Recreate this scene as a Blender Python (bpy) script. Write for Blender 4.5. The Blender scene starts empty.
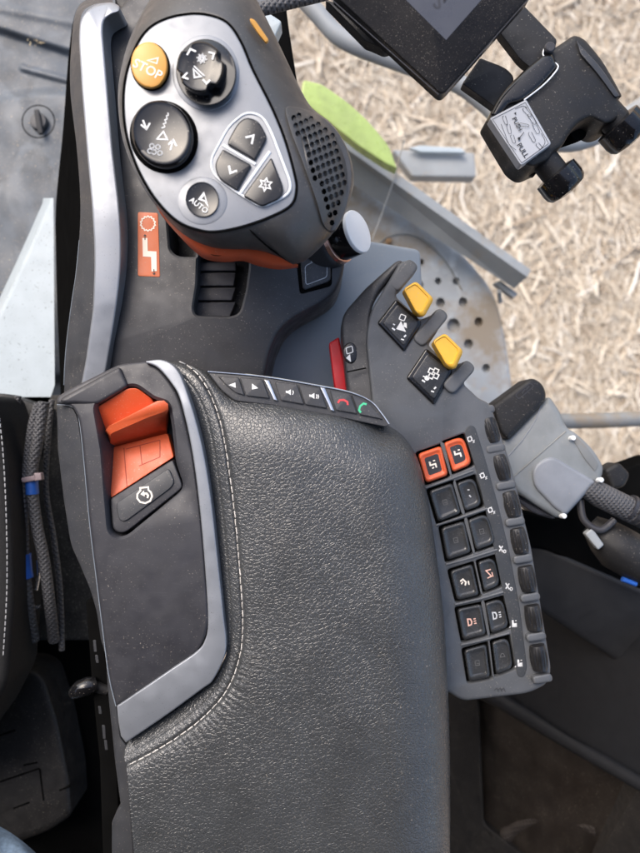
import bpy, bmesh, math, random
import numpy as np
from mathutils import Vector, Matrix
random.seed(7)
rng = np.random.default_rng(11)
S = bpy.context.scene
COL = S.collection
K = 0.000652          # metres per unit; one unit = one pixel of the 640x853 photo at the armrest's height
H = 644.0             # the phone camera stands this many units above the armrest pad

def zf(z): return z if callable(z) else (lambda x, y: z)
def P(x, y, z=0.0):
    """the place on the photo, at height z above the armrest pad, in world metres"""
    z = zf(z)(x, y); s = (H - z) / H
    return Vector(((x - 320) * s * K, -(y - 426.5) * s * K, z * K))
def PW(pts, z): return [P(p[0], p[1], z) for p in pts]
def drop(pts, dz): return [Vector((p.x, p.y, p.z - dz * K)) for p in pts]
def plane(a, b, c):
    """z plane through three (x, y, z)"""
    A = np.array([[a[0], a[1], 1], [b[0], b[1], 1], [c[0], c[1], 1]], float)
    k = np.linalg.solve(A, np.array([a[2], b[2], c[2]], float))
    return lambda x, y: k[0] * x + k[1] * y + k[2]
def add(z, d): return lambda x, y: zf(z)(x, y) + d

# ------------------------------------------------------------------ outlines
def rp(pts, r=5, n=5):
    out = []; N = len(pts)
    for i, p in enumerate(pts):
        rr = p[2] if len(p) > 2 else r
        a = Vector(pts[i - 1][:2]); b = Vector(p[:2]); c = Vector(pts[(i + 1) % N][:2])
        d1 = min(rr, .48 * (a - b).length); d2 = min(rr, .48 * (c - b).length)
        if rr <= 0: out.append((b.x, b.y)); continue
        s = b + (a - b).normalized() * d1; e = b + (c - b).normalized() * d2
        for k in range(n + 1):
            t = k / n
            q = s * (1 - t) ** 2 + b * 2 * t * (1 - t) + e * t * t
            out.append((q.x, q.y))
    return out
def _cr(a, b, c, d, t):
    return tuple(.5 * (2 * b[i] + (c[i] - a[i]) * t + (2 * a[i] - 5 * b[i] + 4 * c[i] - d[i]) * t * t
                       + (3 * b[i] - a[i] - 3 * c[i] + d[i]) * t ** 3) for i in range(len(b)))
def sp(pts, n=8):
    N = len(pts)
    return [_cr(pts[i - 1], pts[i], pts[(i + 1) % N], pts[(i + 2) % N], k / n) for i in range(N) for k in range(n)]
def osp(pts, n=8):
    N = len(pts); out = []
    for i in range(N - 1):
        a = pts[max(i - 1, 0)]; d = pts[min(i + 2, N - 1)]
        out += [_cr(a, pts[i], pts[i + 1], d, k / n) for k in range(n)]
    return out + [tuple(pts[-1])]
def area(p): return .5 * sum(p[i - 1][0] * p[i][1] - p[i][0] * p[i - 1][1] for i in range(len(p)))
def off(poly, d):
    sg = 1 if area(poly) > 0 else -1; N = len(poly); out = []
    for i in range(N):
        a, b, c = poly[i - 1], poly[i], poly[(i + 1) % N]
        t1 = Vector((b[0] - a[0], b[1] - a[1])); t2 = Vector((c[0] - b[0], c[1] - b[1]))
        if t1.length < 1e-6: t1 = t2
        if t2.length < 1e-6: t2 = t1
        t1 = t1.normalized(); t2 = t2.normalized()
        n = Vector((-t1.y, t1.x)) + Vector((-t2.y, t2.x))
        if n.length < 1e-6: n = Vector((-t1.y, t1.x))
        n.normalize()
        m = 1 / max(.5, n.dot(Vector((-t1.y, t1.x))))
        out.append((b[0] + n.x * d * sg * m, b[1] + n.y * d * sg * m))
    for _ in range(6):                       # merge corners that folded over
        bad = [(out[i][0] - out[i - 1][0]) * (poly[i][0] - poly[i - 1][0]) + (out[i][1] - out[i - 1][1]) * (poly[i][1] - poly[i - 1][1]) < -1e-9 for i in range(N)]
        if not any(bad) or all(bad): break
        st = next(i for i in range(N) if not bad[i]); i = 0
        while i < N:
            k = (st + i) % N
            if bad[k]:
                run = [(k - 1) % N]
                while bad[(st + i) % N]: run.append((st + i) % N); i += 1
                c = (sum(out[j][0] for j in run) / len(run), sum(out[j][1] for j in run) / len(run))
                for j in run: out[j] = c
            else: i += 1
    return out
def ell(cx, cy, rx, ry, rot=0, n=40):
    c, s = math.cos(math.radians(rot)), math.sin(math.radians(rot)); o = []
    for k in range(n):
        t = 2 * math.pi * k / n; x, y = rx * math.cos(t), ry * math.sin(t)
        o.append((cx + x * c - y * s, cy + x * s + y * c))
    return o
def xf(pts, cx, cy, sc=1, rot=0):
    c, s = math.cos(math.radians(rot)) * sc, math.sin(math.radians(rot)) * sc
    return [(cx + x * c - y * s, cy + x * s + y * c) for x, y in pts]
def angres(poly, c, n=96):
    """resample an outline by angle round c"""
    out = []; N = len(poly)
    for k in range(n):
        t = 2 * math.pi * k / n; dx, dy = math.cos(t), math.sin(t); best = None
        for i in range(N):
            ax, ay = poly[i - 1][0] - c[0], poly[i - 1][1] - c[1]; bx, by = poly[i][0] - c[0], poly[i][1] - c[1]
            ex, ey = bx - ax, by - ay; den = dx * ey - dy * ex
            if abs(den) < 1e-9: continue
            r = (ax * ey - ay * ex) / den; u = (ax * dy - ay * dx) / den
            if r > 0 and -1e-6 <= u <= 1 + 1e-6 and (best is None or r > best): best = r
        out.append((c[0] + dx * best, c[1] + dy * best))
    return out

# ------------------------------------------------------------------ mesh collector
class B:
    def __init__(s): s.bm = bmesh.new()
    def ring(s, pts): return [s.bm.verts.new(p) for p in pts]
    def face(s, vs):
        try: return s.bm.faces.new(vs)
        except ValueError: return None
    def loft(s, rings, top=True, bot=True, closed=True):
        R = [s.ring(r) for r in rings]; n = len(R[0])
        for a, b in zip(R, R[1:]):
            for i in range(n if closed else n - 1):
                j = (i + 1) % n; s.face((a[i], a[j], b[j], b[i]))
        if top: s.face(R[0])
        if bot: s.face(list(reversed(R[-1])))
        return s
    def fill(s, loops):
        E = []
        for L in loops:
            vs = s.ring(L) if not hasattr(L[0], 'link_edges') else L
            kept = []
            for v in vs:
                if not kept or (v.co - kept[-1].co).length > 3e-6: kept.append(v)
            if (kept[0].co - kept[-1].co).length < 3e-6: kept.pop()
            vs = kept
            for i in range(len(vs)):
                e = s.bm.edges.get((vs[i - 1], vs[i])) or s.bm.edges.new((vs[i - 1], vs[i])); E.append(e)
        n0 = len(s.bm.faces); bmesh.ops.triangle_fill(s.bm, use_beauty=True, use_dissolve=False, edges=E)
        if len(s.bm.faces) == n0: print('FILL FAILED'); s.face(vs)
    def solid(s, poly, z, depth, bev=1.5, holes=(), hdepth=None, steps=3, taper=0, bot=True, hbev=0):
        """a slab whose top is the outline at z, rounded edge, straight sides down"""
        rings = []
        for k in range(steps + 1):
            a = math.pi / 2 * k / steps
            rings.append(PW(off(poly, bev * (1 - math.sin(a))) if bev else poly, add(z, -bev * (1 - math.cos(a)))))
            if not bev: break
        last = PW(off(poly, -taper), add(z, -bev)) if taper else rings[-1]
        rings.append(drop(last, depth - bev))
        R = [s.ring(r) for r in rings]; n = len(R[0])
        for a, b in zip(R, R[1:]):
            for i in range(n): s.face((a[i - 1], a[i], b[i], b[i - 1]))
        if bot: s.face(list(reversed(R[-1])))
        if holes:
            loops = [R[0]]
            for h in holes:
                hb = hbev
                h0 = s.ring(PW(off(h, -hb) if hb else h, z)); prev = h0
                if hb:
                    h1 = s.ring(PW(h, add(z, -hb)))
                    for i in range(len(h)): s.face((h0[i - 1], h0[i], h1[i], h1[i - 1]))
                    prev = h1
                base = [v.co.copy() for v in prev]
                h2 = s.ring(drop(base, (hdepth or depth * .8)))
                for i in range(len(h)): s.face((prev[i - 1], prev[i], h2[i], h2[i - 1]))
                loops.append(h0)
            s.fill(loops)
        elif len(R[0]) > 8: s.fill([R[0]])
        else: s.face(R[0])
        return s
    def decal(s, poly, z, holes=()):
        if holes: s.fill([PW(poly, z)] + [PW(h, z) for h in holes])
        else: s.face(s.ring(PW(poly, z)))
        return s
    def stroke(s, pts, w, z, closed=False):
        n = len(pts); L, R = [], []
        for i in range(n):
            a = pts[i - 1] if (i or closed) else pts[i]; c = pts[(i + 1) % n] if (i < n - 1 or closed) else pts[i]
            b = pts[i]
            t1 = Vector((b[0] - a[0], b[1] - a[1])); t2 = Vector((c[0] - b[0], c[1] - b[1]))
            if t1.length < 1e-6: t1 = t2
            if t2.length < 1e-6: t2 = t1
            t1 = t1.normalized(); t2 = t2.normalized()
            nn = Vector((-t1.y - t2.y, t1.x + t2.x)); nn = nn.normalized() if nn.length > 1e-6 else Vector((-t1.y, t1.x))
            m = min(2.0, 1 / max(.4, nn.dot(Vector((-t1.y, t1.x))))) * w / 2
            L.append((b[0] + nn.x * m, b[1] + nn.y * m)); R.append((b[0] - nn.x * m, b[1] - nn.y * m))
        lv, rv = s.ring(PW(L, z)), s.ring(PW(R, z))
        for i in range(n if closed else n - 1):
            j = (i + 1) % n; s.face((lv[i], lv[j], rv[j], rv[i]))
        return s
    def tube(s, path, r, n=14, caps=True):
        rings = []; N = len(path); up = Vector((0.13, .31, .94)).normalized()
        for i, p in enumerate(path):
            t = (path[min(i + 1, N - 1)] - path[max(i - 1, 0)]).normalized()
            x = up - t * up.dot(t)
            if x.length < .05: x = Vector((1, 0, 0)) - t * t.x
            x.normalize(); y = t.cross(x); up = x
            rr = (r[i] if isinstance(r, (list, tuple)) else r) * K
            rings.append([p + (x * math.cos(2 * math.pi * k / n) + y * math.sin(2 * math.pi * k / n)) * rr for k in range(n)])
        return s.loft(rings, caps, caps)
    def lathe(s, o, axis, prof, n=48, mod=None):
        axis = axis.normalized(); x = axis.orthogonal().normalized(); y = axis.cross(x); rings = []
        for r, h in prof:
            rings.append([o + axis * h * K + (x * math.cos(2 * math.pi * k / n) + y * math.sin(2 * math.pi * k / n))
                          * (mod(r, h, 2 * math.pi * k / n) if mod else r) * K for k in range(n)])
        return s.loft(rings)
    def capsule(s, a, b, r, n=6):
        d = (b - a); L = d.length; d.normalize(); rr = r * K
        path = [a - d * rr * .6, a, a + (b - a) * .5, b, b + d * rr * .6]
        return s.tube(path, [r * .45, r, r * 1.05, r, r * .45], n)
    def grid(s, rows):
        R = [s.ring(r) for r in rows]
        for a, b in zip(R, R[1:]):
            for i in range(len(a) - 1): s.face((a[i], a[i + 1], b[i + 1], b[i]))
        return s
    def text(s, t, cx, cy, size, rot, z, font_shear=0):
        cu = bpy.data.curves.new('lettering', 'FONT'); cu.body = t; cu.size = 1; cu.align_x = 'CENTER'; cu.align_y = 'CENTER'
        cu.resolution_u = 3; cu.offset = .012
        o = bpy.data.objects.new('lettering', cu); COL.objects.link(o)
        dg = bpy.context.evaluated_depsgraph_get(); me = o.evaluated_get(dg).to_mesh()
        c, q = math.cos(math.radians(rot)), math.sin(math.radians(rot))
        vs = []
        for v in me.vertices:
            x, y = v.co.x * size, -v.co.y * size
            vs.append(s.bm.verts.new(P(cx + x * c - y * q, cy + x * q + y * c, z)))
        for p in me.polygons: s.face([vs[i] for i in p.vertices])
        o.evaluated_get(dg).to_mesh_clear(); bpy.data.objects.remove(o); bpy.data.curves.remove(cu)
        return s

WL = {}
def tag(o, label=None, cat=None, group=None, kind=None):
    if label: o['label'] = label
    if cat: o['category'] = cat
    if group: o['group'] = group
    if kind: o['kind'] = kind
    return o
def thing(name, loc, label, cat, group=None):
    o = bpy.data.objects.new(name, None); COL.objects.link(o); o.empty_display_size = .02
    o.location = loc; WL[o] = Vector(loc)
    return tag(o, label, cat, group)
def obj(name, b, m, parent=None, angle=38, normals=True, smooth=True, merge=True):
    bm = b.bm
    if merge: bmesh.ops.remove_doubles(bm, verts=bm.verts, dist=2e-6)
    if normals: bmesh.ops.recalc_face_normals(bm, faces=bm.faces)
    xs = [v.co for v in bm.verts]
    lo = Vector((min(v.x for v in xs), min(v.y for v in xs), min(v.z for v in xs)))
    hi = Vector((max(v.x for v in xs), max(v.y for v in xs), max(v.z for v in xs)))
    c = (lo + hi) / 2; c.z = lo.z
    bmesh.ops.translate(bm, verts=bm.verts, vec=-c)
    me = bpy.data.meshes.new(name); bm.to_mesh(me); bm.free()
    if smooth:
        me.polygons.foreach_set('use_smooth', [True] * len(me.polygons))
        me.set_sharp_from_angle(angle=math.radians(angle))
    me.materials.append(m)
    o = bpy.data.objects.new(name, me); COL.objects.link(o); WL[o] = c
    if parent is not None:
        o.parent = parent; o.location = c - WL[parent]
    else: o.location = c
    return o

# ------------------------------------------------------------------ materials
def mat(name, col, rough=.5, metal=0., bump=.15, bscale=2500., var=.12, vscale=60., dust=0., dustcol=(.35, .31, .26),
        coat=0., spec=.5, rvar=.1, scratch=0., dscale=900., wear=0., smudge=0.):
    m = bpy.data.materials.new(name); m.use_nodes = True; nt = m.node_tree; N = nt.nodes; Lk = nt.links.new
    bs = N['Principled BSDF']; tc = N.new('ShaderNodeTexCoord'); geo = N.new('ShaderNodeNewGeometry')
    bs.inputs['Metallic'].default_value = metal; bs.inputs['Specular IOR Level'].default_value = spec
    bs.inputs['Coat Weight'].default_value = coat; bs.inputs['Coat Roughness'].default_value = .08
    def noise(sc, det=3, dist=0.):
        n = N.new('ShaderNodeTexNoise'); n.inputs['Scale'].default_value = sc; n.inputs['Detail'].default_value = det
        n.inputs['Distortion'].default_value = dist; Lk(geo.outputs['Position'], n.inputs['Vector']); return n.outputs['Fac']
    def ramp(inp, a, b, ca=(0, 0, 0, 1), cb=(1, 1, 1, 1)):
        r = N.new('ShaderNodeValToRGB'); r.color_ramp.elements[0].position = a; r.color_ramp.elements[1].position = b
        r.color_ramp.elements[0].color = ca; r.color_ramp.elements[1].color = cb; Lk(inp, r.inputs['Fac']); return r.outputs['Color']
    def mix(f, a, b):
        x = N.new('ShaderNodeMix'); x.data_type = 'RGBA'
        if hasattr(f, 'links'): Lk(f, x.inputs[0])
        else: x.inputs[0].default_value = f
        for i, v in ((6, a), (7, b)):
            if hasattr(v, 'links'): Lk(v, x.inputs[i])
            else: x.inputs[i].default_value = (*v, 1)
        return x.outputs[2]
    base = ramp(noise(vscale, 4), .3, .7, (*[c * (1 - var) for c in col], 1), (*[min(1, c * (1 + var)) for c in col], 1))
    if wear: base = mix(ramp(noise(35, 5, .6), .52, .66), base, tuple(min(1, c * (1 + wear)) for c in col))
    rr = ramp(noise(vscale * 1.7, 3), .3, .7, (max(.02, rough - rvar),) * 3 + (1,), (min(1, rough + rvar),) * 3 + (1,))
    if dust:
        f = ramp(noise(dscale, 2), .66 - .05 * dust, .74, (0, 0, 0, 1), (.75, .75, .75, 1))
        f2 = ramp(noise(45, 3), .35, .7, (.15,) * 3 + (1,), (1, 1, 1, 1))
        mm = N.new('ShaderNodeMath'); mm.operation = 'MULTIPLY'; Lk(f, mm.inputs[0]); Lk(f2, mm.inputs[1])
        base = mix(mm.outputs[0], base, dustcol)
        haze = N.new('ShaderNodeMath'); haze.operation = 'MULTIPLY'; haze.inputs[1].default_value = .10 * dust; Lk(f2, haze.inputs[0])
        base = mix(haze.outputs[0], base, dustcol)
    if smudge:
        sm0 = ramp(noise(28, 5, 1.2), .45, .72)
        base = mix(sm0, base, tuple(c * (1 + .35 * smudge) + .006 * smudge for c in col))
        sx = N.new('ShaderNodeMath'); sx.operation = 'MULTIPLY_ADD'; sx.inputs[1].default_value = -.16 * smudge; Lk(sm0, sx.inputs[0]); Lk(rr, sx.inputs[2]); rr = sx.outputs[0]
    if scratch:
        wv = N.new('ShaderNodeTexNoise'); wv.inputs['Scale'].default_value = 120; wv.inputs['Detail'].default_value = 2
        mp = N.new('ShaderNodeMapping'); mp.inputs['Scale'].default_value = (1, 14, 1); mp.inputs['Rotation'].default_value = (0, 0, .6)
        Lk(geo.outputs['Position'], mp.inputs['Vector']); Lk(mp.outputs[0], wv.inputs['Vector'])
        base = mix(ramp(wv.outputs['Fac'], .66, .70, (0, 0, 0, 1), (scratch,) * 3 + (1,)), base, tuple(min(1, c * 2 + .05) for c in col))
    Lk(base, bs.inputs['Base Color']); Lk(rr, bs.inputs['Roughness'])
    if bump:
        bp = N.new('ShaderNodeBump'); bp.inputs['Strength'].default_value = bump; bp.inputs['Distance'].default_value = .0004
        Lk(noise(bscale, 2), bp.inputs['Height']); Lk(bp.outputs[0], bs.inputs['Normal'])
    return m

M = {}
M['shell'] = mat('console plastic', (.026, .026, .031), .5, bump=.12, dust=.03, scratch=.2, smudge=.6)
M['base'] = mat('base plastic', (.031, .031, .034), .5, bump=.25, dust=.2, smudge=.5)
M['grip'] = mat('grip plastic', (.050, .049, .049), .42, bump=.2, dust=.08, smudge=.6, bscale=1800)
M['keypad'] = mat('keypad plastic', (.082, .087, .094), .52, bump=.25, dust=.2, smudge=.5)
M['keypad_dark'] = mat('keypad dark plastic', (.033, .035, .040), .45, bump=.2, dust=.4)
M['strip'] = mat('label strip plastic', (.036, .040, .045), .5, bump=.2, dust=.3)
M['key'] = mat('key rubber', (.030, .032, .035), .27, bump=.15, dust=.3, dscale=1300, smudge=.5)
M['gloss'] = mat('gloss black', (.006, .006, .007), .17, bump=.02, dust=.02, rvar=.06, smudge=.15)
M['roller'] = mat('roller rubber', (.012, .012, .013), .38, bump=.1, dust=.2)
M['black'] = mat('matt black', (.009, .009, .010), .55, bump=.2, dust=.12, spec=.4)
M['bezel'] = mat('bezel black', (.004, .004, .005), .32, bump=.1, dust=.3, dscale=1700, spec=.15)
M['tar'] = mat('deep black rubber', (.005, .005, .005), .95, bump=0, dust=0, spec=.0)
M['silver'] = mat('silver paint', (.27, .285, .31), .40, .45, bump=.06, bscale=4000, var=.02, dust=.12, dustcol=(.12, .11, .1))
M['face'] = mat('grip face paint', (.23, .24, .255), .40, .4, bump=.07, bscale=4000, var=.05, dust=.15, dustcol=(.14, .12, .1))
M['chrome'] = mat('chrome', (.6, .62, .65), .2, .95, bump=.02, var=.04)
M['orange'] = mat('orange plastic', (.62, .10, .03), .45, bump=.12, var=.08, dust=.25, dustcol=(.6, .4, .3))
M['orange_sticker'] = mat('orange sticker', (.56, .13, .04), .5, bump=.05, var=.06, dust=.25)
M['yellow'] = mat('yellow plastic', (.72, .40, .035), .4, bump=.1, var=.08, dust=.35)
M['stop'] = mat('amber button', (.66, .32, .055), .4, bump=.05, var=.04, dust=.2)
M['red'] = mat('red plastic', (.62, .012, .02), .45, bump=.1)
M['white'] = mat('white print', (.78, .78, .76), .6, bump=0, var=.03)
M['grey_print'] = mat('grey print', (.45, .46, .47), .6, bump=0, var=.25, vscale=900)
M['print2'] = mat('worn white print', (.60, .60, .59), .6, bump=0, var=.25, vscale=700)
M['cream'] = mat('cream print', (.80, .72, .62), .6, bump=0, var=.03)
M['redprint'] = mat('red print', (.6, .05, .06), .6, bump=0)
M['greenprint'] = mat('green print', (.06, .5, .25), .6, bump=0)
M['pinkprint'] = mat('faded orange print', (.70, .42, .34), .6, bump=0, var=.2, vscale=900)
M['thread'] = mat('thread', (.58, .55, .51), .8, bump=.4, bscale=6000)
M['floor'] = mat('floor mat rubber', (.060, .073, .088), .58, bump=.35, bscale=900, var=.25, vscale=14, dust=1.3, dscale=420, wear=.6, smudge=.8)
M['plate'] = mat('pale painted sheet', (.40, .46, .49), .4, bump=.05, var=.05, dust=.5, dustcol=(.05, .05, .05), dscale=420)
M['steel'] = mat('grey painted steel', (.27, .29, .30), .55, .0, bump=.3, bscale=300, var=.2, vscale=12, dust=.8, dscale=220)
M['steel_dark'] = mat('dirty steel', (.20, .21, .21), .6, .15, bump=.3, bscale=300, var=.3, vscale=9, dust=1., dscale=160)
M['dirt'] = mat('muddy step steel', (.33, .36, .385), .6, 0, bump=.4, bscale=120, var=.25, vscale=9, dust=1.5, dscale=60, dustcol=(.36, .30, .22), wear=.25)
def mud(m, col, lo, hi, sc):
    nt = m.node_tree; N = nt.nodes; L = nt.links.new; bs = N['Principled BSDF']; src = bs.inputs['Base Color'].links[0].from_socket
    g = N.new('ShaderNodeNewGeometry'); n = N.new('ShaderNodeTexNoise'); n.inputs['Scale'].default_value = sc; n.inputs['Detail'].default_value = 6; n.inputs['Roughness'].default_value = .65
    L(g.outputs['Position'], n.inputs['Vector']); r = N.new('ShaderNodeValToRGB'); r.color_ramp.elements[0].position = lo; r.color_ramp.elements[1].position = hi
    L(n.outputs['Fac'], r.inputs['Fac']); x = N.new('ShaderNodeMix'); x.data_type = 'RGBA'; L(r.outputs[0], x.inputs[0]); L(src, x.inputs[6]); x.inputs[7].default_value = (*col, 1); L(x.outputs[2], bs.inputs['Base Color'])
mud(M['dirt'], (.26, .215, .16), .47, .62, 9.); mud(M['steel_dark'], (.24, .20, .15), .48, .6, 14.); mud(M['steel'], (.30, .26, .20), .58, .68, 11.)
M['panel'] = mat('blue grey panel', (.20, .23, .26), .4, bump=.08, var=.1, vscale=9, dust=.3)
M['green'] = mat('lime paint', (.44, .55, .17), .35, bump=.1, var=.12, dust=.8, smudge=.4)
M['box'] = mat('grey box plastic', (.20, .215, .22), .5, bump=.2, var=.1, dust=.3, smudge=.5)
M['box_blue'] = mat('light grey box plastic', (.225, .24, .265), .5, bump=.15, var=.1, dust=.2)
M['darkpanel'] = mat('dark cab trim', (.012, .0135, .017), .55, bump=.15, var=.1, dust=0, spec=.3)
M['sill'] = mat('cab sill trim', (.030, .032, .037), .5, bump=.2, dust=.2)
M['ledge'] = mat('ledge trim', (.024, .025, .028), .6, bump=.2, dust=0, spec=.3)
M['cable'] = mat('braided sleeve', (.03, .031, .033), .6, bump=.3, var=.2)
M['tape'] = mat('blue tape', (.02, .10, .42), .4, bump=.2)
M['tie'] = mat('grey cable tie', (.22, .17, .18), .5, bump=.1)
M['carpet'] = mat('speckled carpet', (.016, .016, .016), .9, bump=1., bscale=1400, var=.5, vscale=700, dust=1., dscale=700)
M['seatcloth'] = mat('seat cloth', (.007, .007, .0075), .85, bump=.8, bscale=1800, var=.4, vscale=900)
M['jeans'] = mat('blue cloth', (.11, .16, .22), .85, bump=.6, bscale=2200, var=.25, vscale=300)
M['sticker'] = mat('pale sticker', (.36, .375, .40), .5, bump=.04, var=.05)
M['ink'] = mat('black ink', (.012, .012, .014), .6, bump=0)
M['screen'] = mat('standby screen', (.055, .058, .07), .3, bump=0, var=.04)
M['copper'] = mat('copper ring', (.62, .36, .27), .3, .8, bump=.02)
M['cap'] = mat('brushed cap', (.80, .82, .83), .45, 0., bump=.04, var=.04)
M['glassdark'] = mat('dim lower window', (.012, .0092, .008), .4, bump=.1, var=.35, vscale=14, dust=.3)  # brown reflection in the glass is put into the base colour

def braid(name, col, sc=1500.):
    m = mat(name, col, .6, bump=0); nt = m.node_tree; N = nt.nodes
    geo = N.new('ShaderNodeNewGeometry'); hs = []
    for ang in (.75, -.75):
        mp = N.new('ShaderNodeMapping'); mp.inputs['Rotation'].default_value = (0, 0, ang); nt.links.new(geo.outputs['Position'], mp.inputs['Vector'])
        w = N.new('ShaderNodeTexWave'); w.inputs['Scale'].default_value = sc / 14; nt.links.new(mp.outputs[0], w.inputs['Vector']); hs.append(w.outputs['Fac'])
    a = N.new('ShaderNodeMath'); a.operation = 'MULTIPLY'; nt.links.new(hs[0], a.inputs[0]); nt.links.new(hs[1], a.inputs[1])
    bp = N.new('ShaderNodeBump'); bp.inputs['Strength'].default_value = .9; bp.inputs['Distance'].default_value = .001
    nt.links.new(a.outputs[0], bp.inputs['Height']); nt.links.new(bp.outputs[0], N['Principled BSDF'].inputs['Normal'])
    return m
M['cable'] = braid('braided sleeve', (.075, .075, .08))

def leather():
    m = mat('black leather', (.043, .0455, .0475), .31, bump=0, var=.14, vscale=25, dust=.12, dscale=700, rvar=.04, spec=.75, smudge=.5); nt = m.node_tree; N = nt.nodes; L = nt.links.new
    bs = N['Principled BSDF']; geo = N.new('ShaderNodeNewGeometry')
    nz = N.new('ShaderNodeTexNoise'); nz.inputs['Scale'].default_value = 260; nz.inputs['Detail'].default_value = 2; L(geo.outputs['Position'], nz.inputs['Vector'])
    sub = N.new('ShaderNodeVectorMath'); sub.operation = 'SUBTRACT'; sub.inputs[1].default_value = (.5, .5, .5); L(nz.outputs['Color'], sub.inputs[0])
    scl = N.new('ShaderNodeVectorMath'); scl.operation = 'SCALE'; scl.inputs['Scale'].default_value = .0022; L(sub.outputs[0], scl.inputs[0])
    ad = N.new('ShaderNodeVectorMath'); ad.operation = 'ADD'; L(geo.outputs['Position'], ad.inputs[0]); L(scl.outputs[0], ad.inputs[1])
    v = N.new('ShaderNodeTexVoronoi'); v.feature = 'DISTANCE_TO_EDGE'; v.inputs['Scale'].default_value = 420; L(ad.outputs[0], v.inputs['Vector'])
    r = N.new('ShaderNodeValToRGB'); r.color_ramp.elements[0].position = 0; r.color_ramp.elements[1].position = .17; r.color_ramp.interpolation = 'EASE'
    L(v.outputs['Distance'], r.inputs['Fac'])
    v2 = N.new('ShaderNodeTexVoronoi'); v2.feature = 'DISTANCE_TO_EDGE'; v2.inputs['Scale'].default_value = 290; L(ad.outputs[0], v2.inputs['Vector'])
    r2 = N.new('ShaderNodeValToRGB'); r2.color_ramp.elements[1].position = .12; r2.color_ramp.interpolation = 'EASE'; L(v2.outputs['Distance'], r2.inputs['Fac'])
    n2 = N.new('ShaderNodeTexNoise'); n2.inputs['Scale'].default_value = 900; n2.inputs['Detail'].default_value = 3; L(geo.outputs['Position'], n2.inputs['Vector'])
    a1 = N.new('ShaderNodeMath'); a1.operation = 'MULTIPLY_ADD'; a1.inputs[1].default_value = .35; L(r2.outputs['Color'], a1.inputs[0]); L(r.outputs['Color'], a1.inputs[2])
    a2 = N.new('ShaderNodeMath'); a2.operation = 'MULTIPLY_ADD'; a2.inputs[1].default_value = .22; L(n2.outputs['Fac'], a2.inputs[0]); L(a1.outputs[0], a2.inputs[2])
    n3 = N.new('ShaderNodeTexNoise'); n3.inputs['Scale'].default_value = 24; n3.inputs['Detail'].default_value = 3; L(geo.outputs['Position'], n3.inputs['Vector'])
    r3 = N.new('ShaderNodeMapRange'); r3.inputs['From Min'].default_value = .3; r3.inputs['From Max'].default_value = .7; r3.inputs['To Min'].default_value = .65; r3.inputs['To Max'].default_value = 1.; L(n3.outputs['Fac'], r3.inputs['Value'])
    a3 = N.new('ShaderNodeMath'); a3.operation = 'MULTIPLY'; L(a2.outputs[0], a3.inputs[0]); L(r3.outputs['Result'], a3.inputs[1])
    bp = N.new('ShaderNodeBump'); bp.inputs['Strength'].default_value = .5; bp.inputs['Distance'].default_value = .0004
    L(a3.outputs[0], bp.inputs['Height']); L(bp.outputs[0], bs.inputs['Normal'])
    return m
M['leather'] = leather()
# ================================================================== ARMREST
arm = thing('armrest', P(300, 600, -120), 'black leather armrest pad with white stitching, silver trim and orange lever, in the lower middle', 'armrest')
STI = osp([(176, 360), (190, 367), (203, 381), (214, 402), (223, 432), (230, 476), (236, 525), (241, 585), (243, 628), (239, 660), (227, 690), (206, 715), (178, 737), (150, 754), (125, 767)], 14)
Lc = osp([(163, 361), (177, 370), (189, 394), (202, 440), (211, 490), (219, 560), (225, 618), (227.5, 642), (225, 658), (214, 681), (203, 690), (166, 717), (127, 744), (128, 780), (134, 853), (136, 880)], 14)
Rc = osp([(388, 425), (404, 437), (418, 460), (428, 500), (437, 560), (444, 620), (448, 690), (450, 760), (450, 880)], 14)
Tc = osp([(163, 361), (187, 364), (208, 373), (224, 389), (236, 397), (270, 402), (333, 414), (388, 425)], 10)

def arcsample(poly, vs):
    p = np.array(poly); d = np.r_[0, np.cumsum(np.hypot(*np.diff(p, axis=0).T))]; d /= d[-1]
    return np.c_[np.interp(vs, d, p[:, 0]), np.interp(vs, d, p[:, 1])]
def pldist(Q, poly):
    """distance, signed side, arclength to an open polyline"""
    p = np.array(poly); best = np.full(len(Q), 1e9); side = np.zeros(len(Q)); arc = np.zeros(len(Q)); acc = 0
    for a, b in zip(p[:-1], p[1:]):
        e = b - a; l = np.hypot(*e)
        if l < 1e-9: continue
        t = np.clip(((Q - a) @ e) / l ** 2, 0, 1); c = a + t[:, None] * e; d = np.hypot(*(Q - c).T)
        k = d < best; best[k] = d[k]; cr = e[0] * (Q[:, 1] - a[1]) - e[1] * (Q[:, 0] - a[0]); side[k] = np.sign(cr)[k]; arc[k] = acc + t[k] * l; acc += l
    return best, side, arc
def roll(t): t = np.clip(t, 0, 1); return 1 - np.sqrt(np.clip(1 - (1 - t) ** 2, 0, 1))
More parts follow.
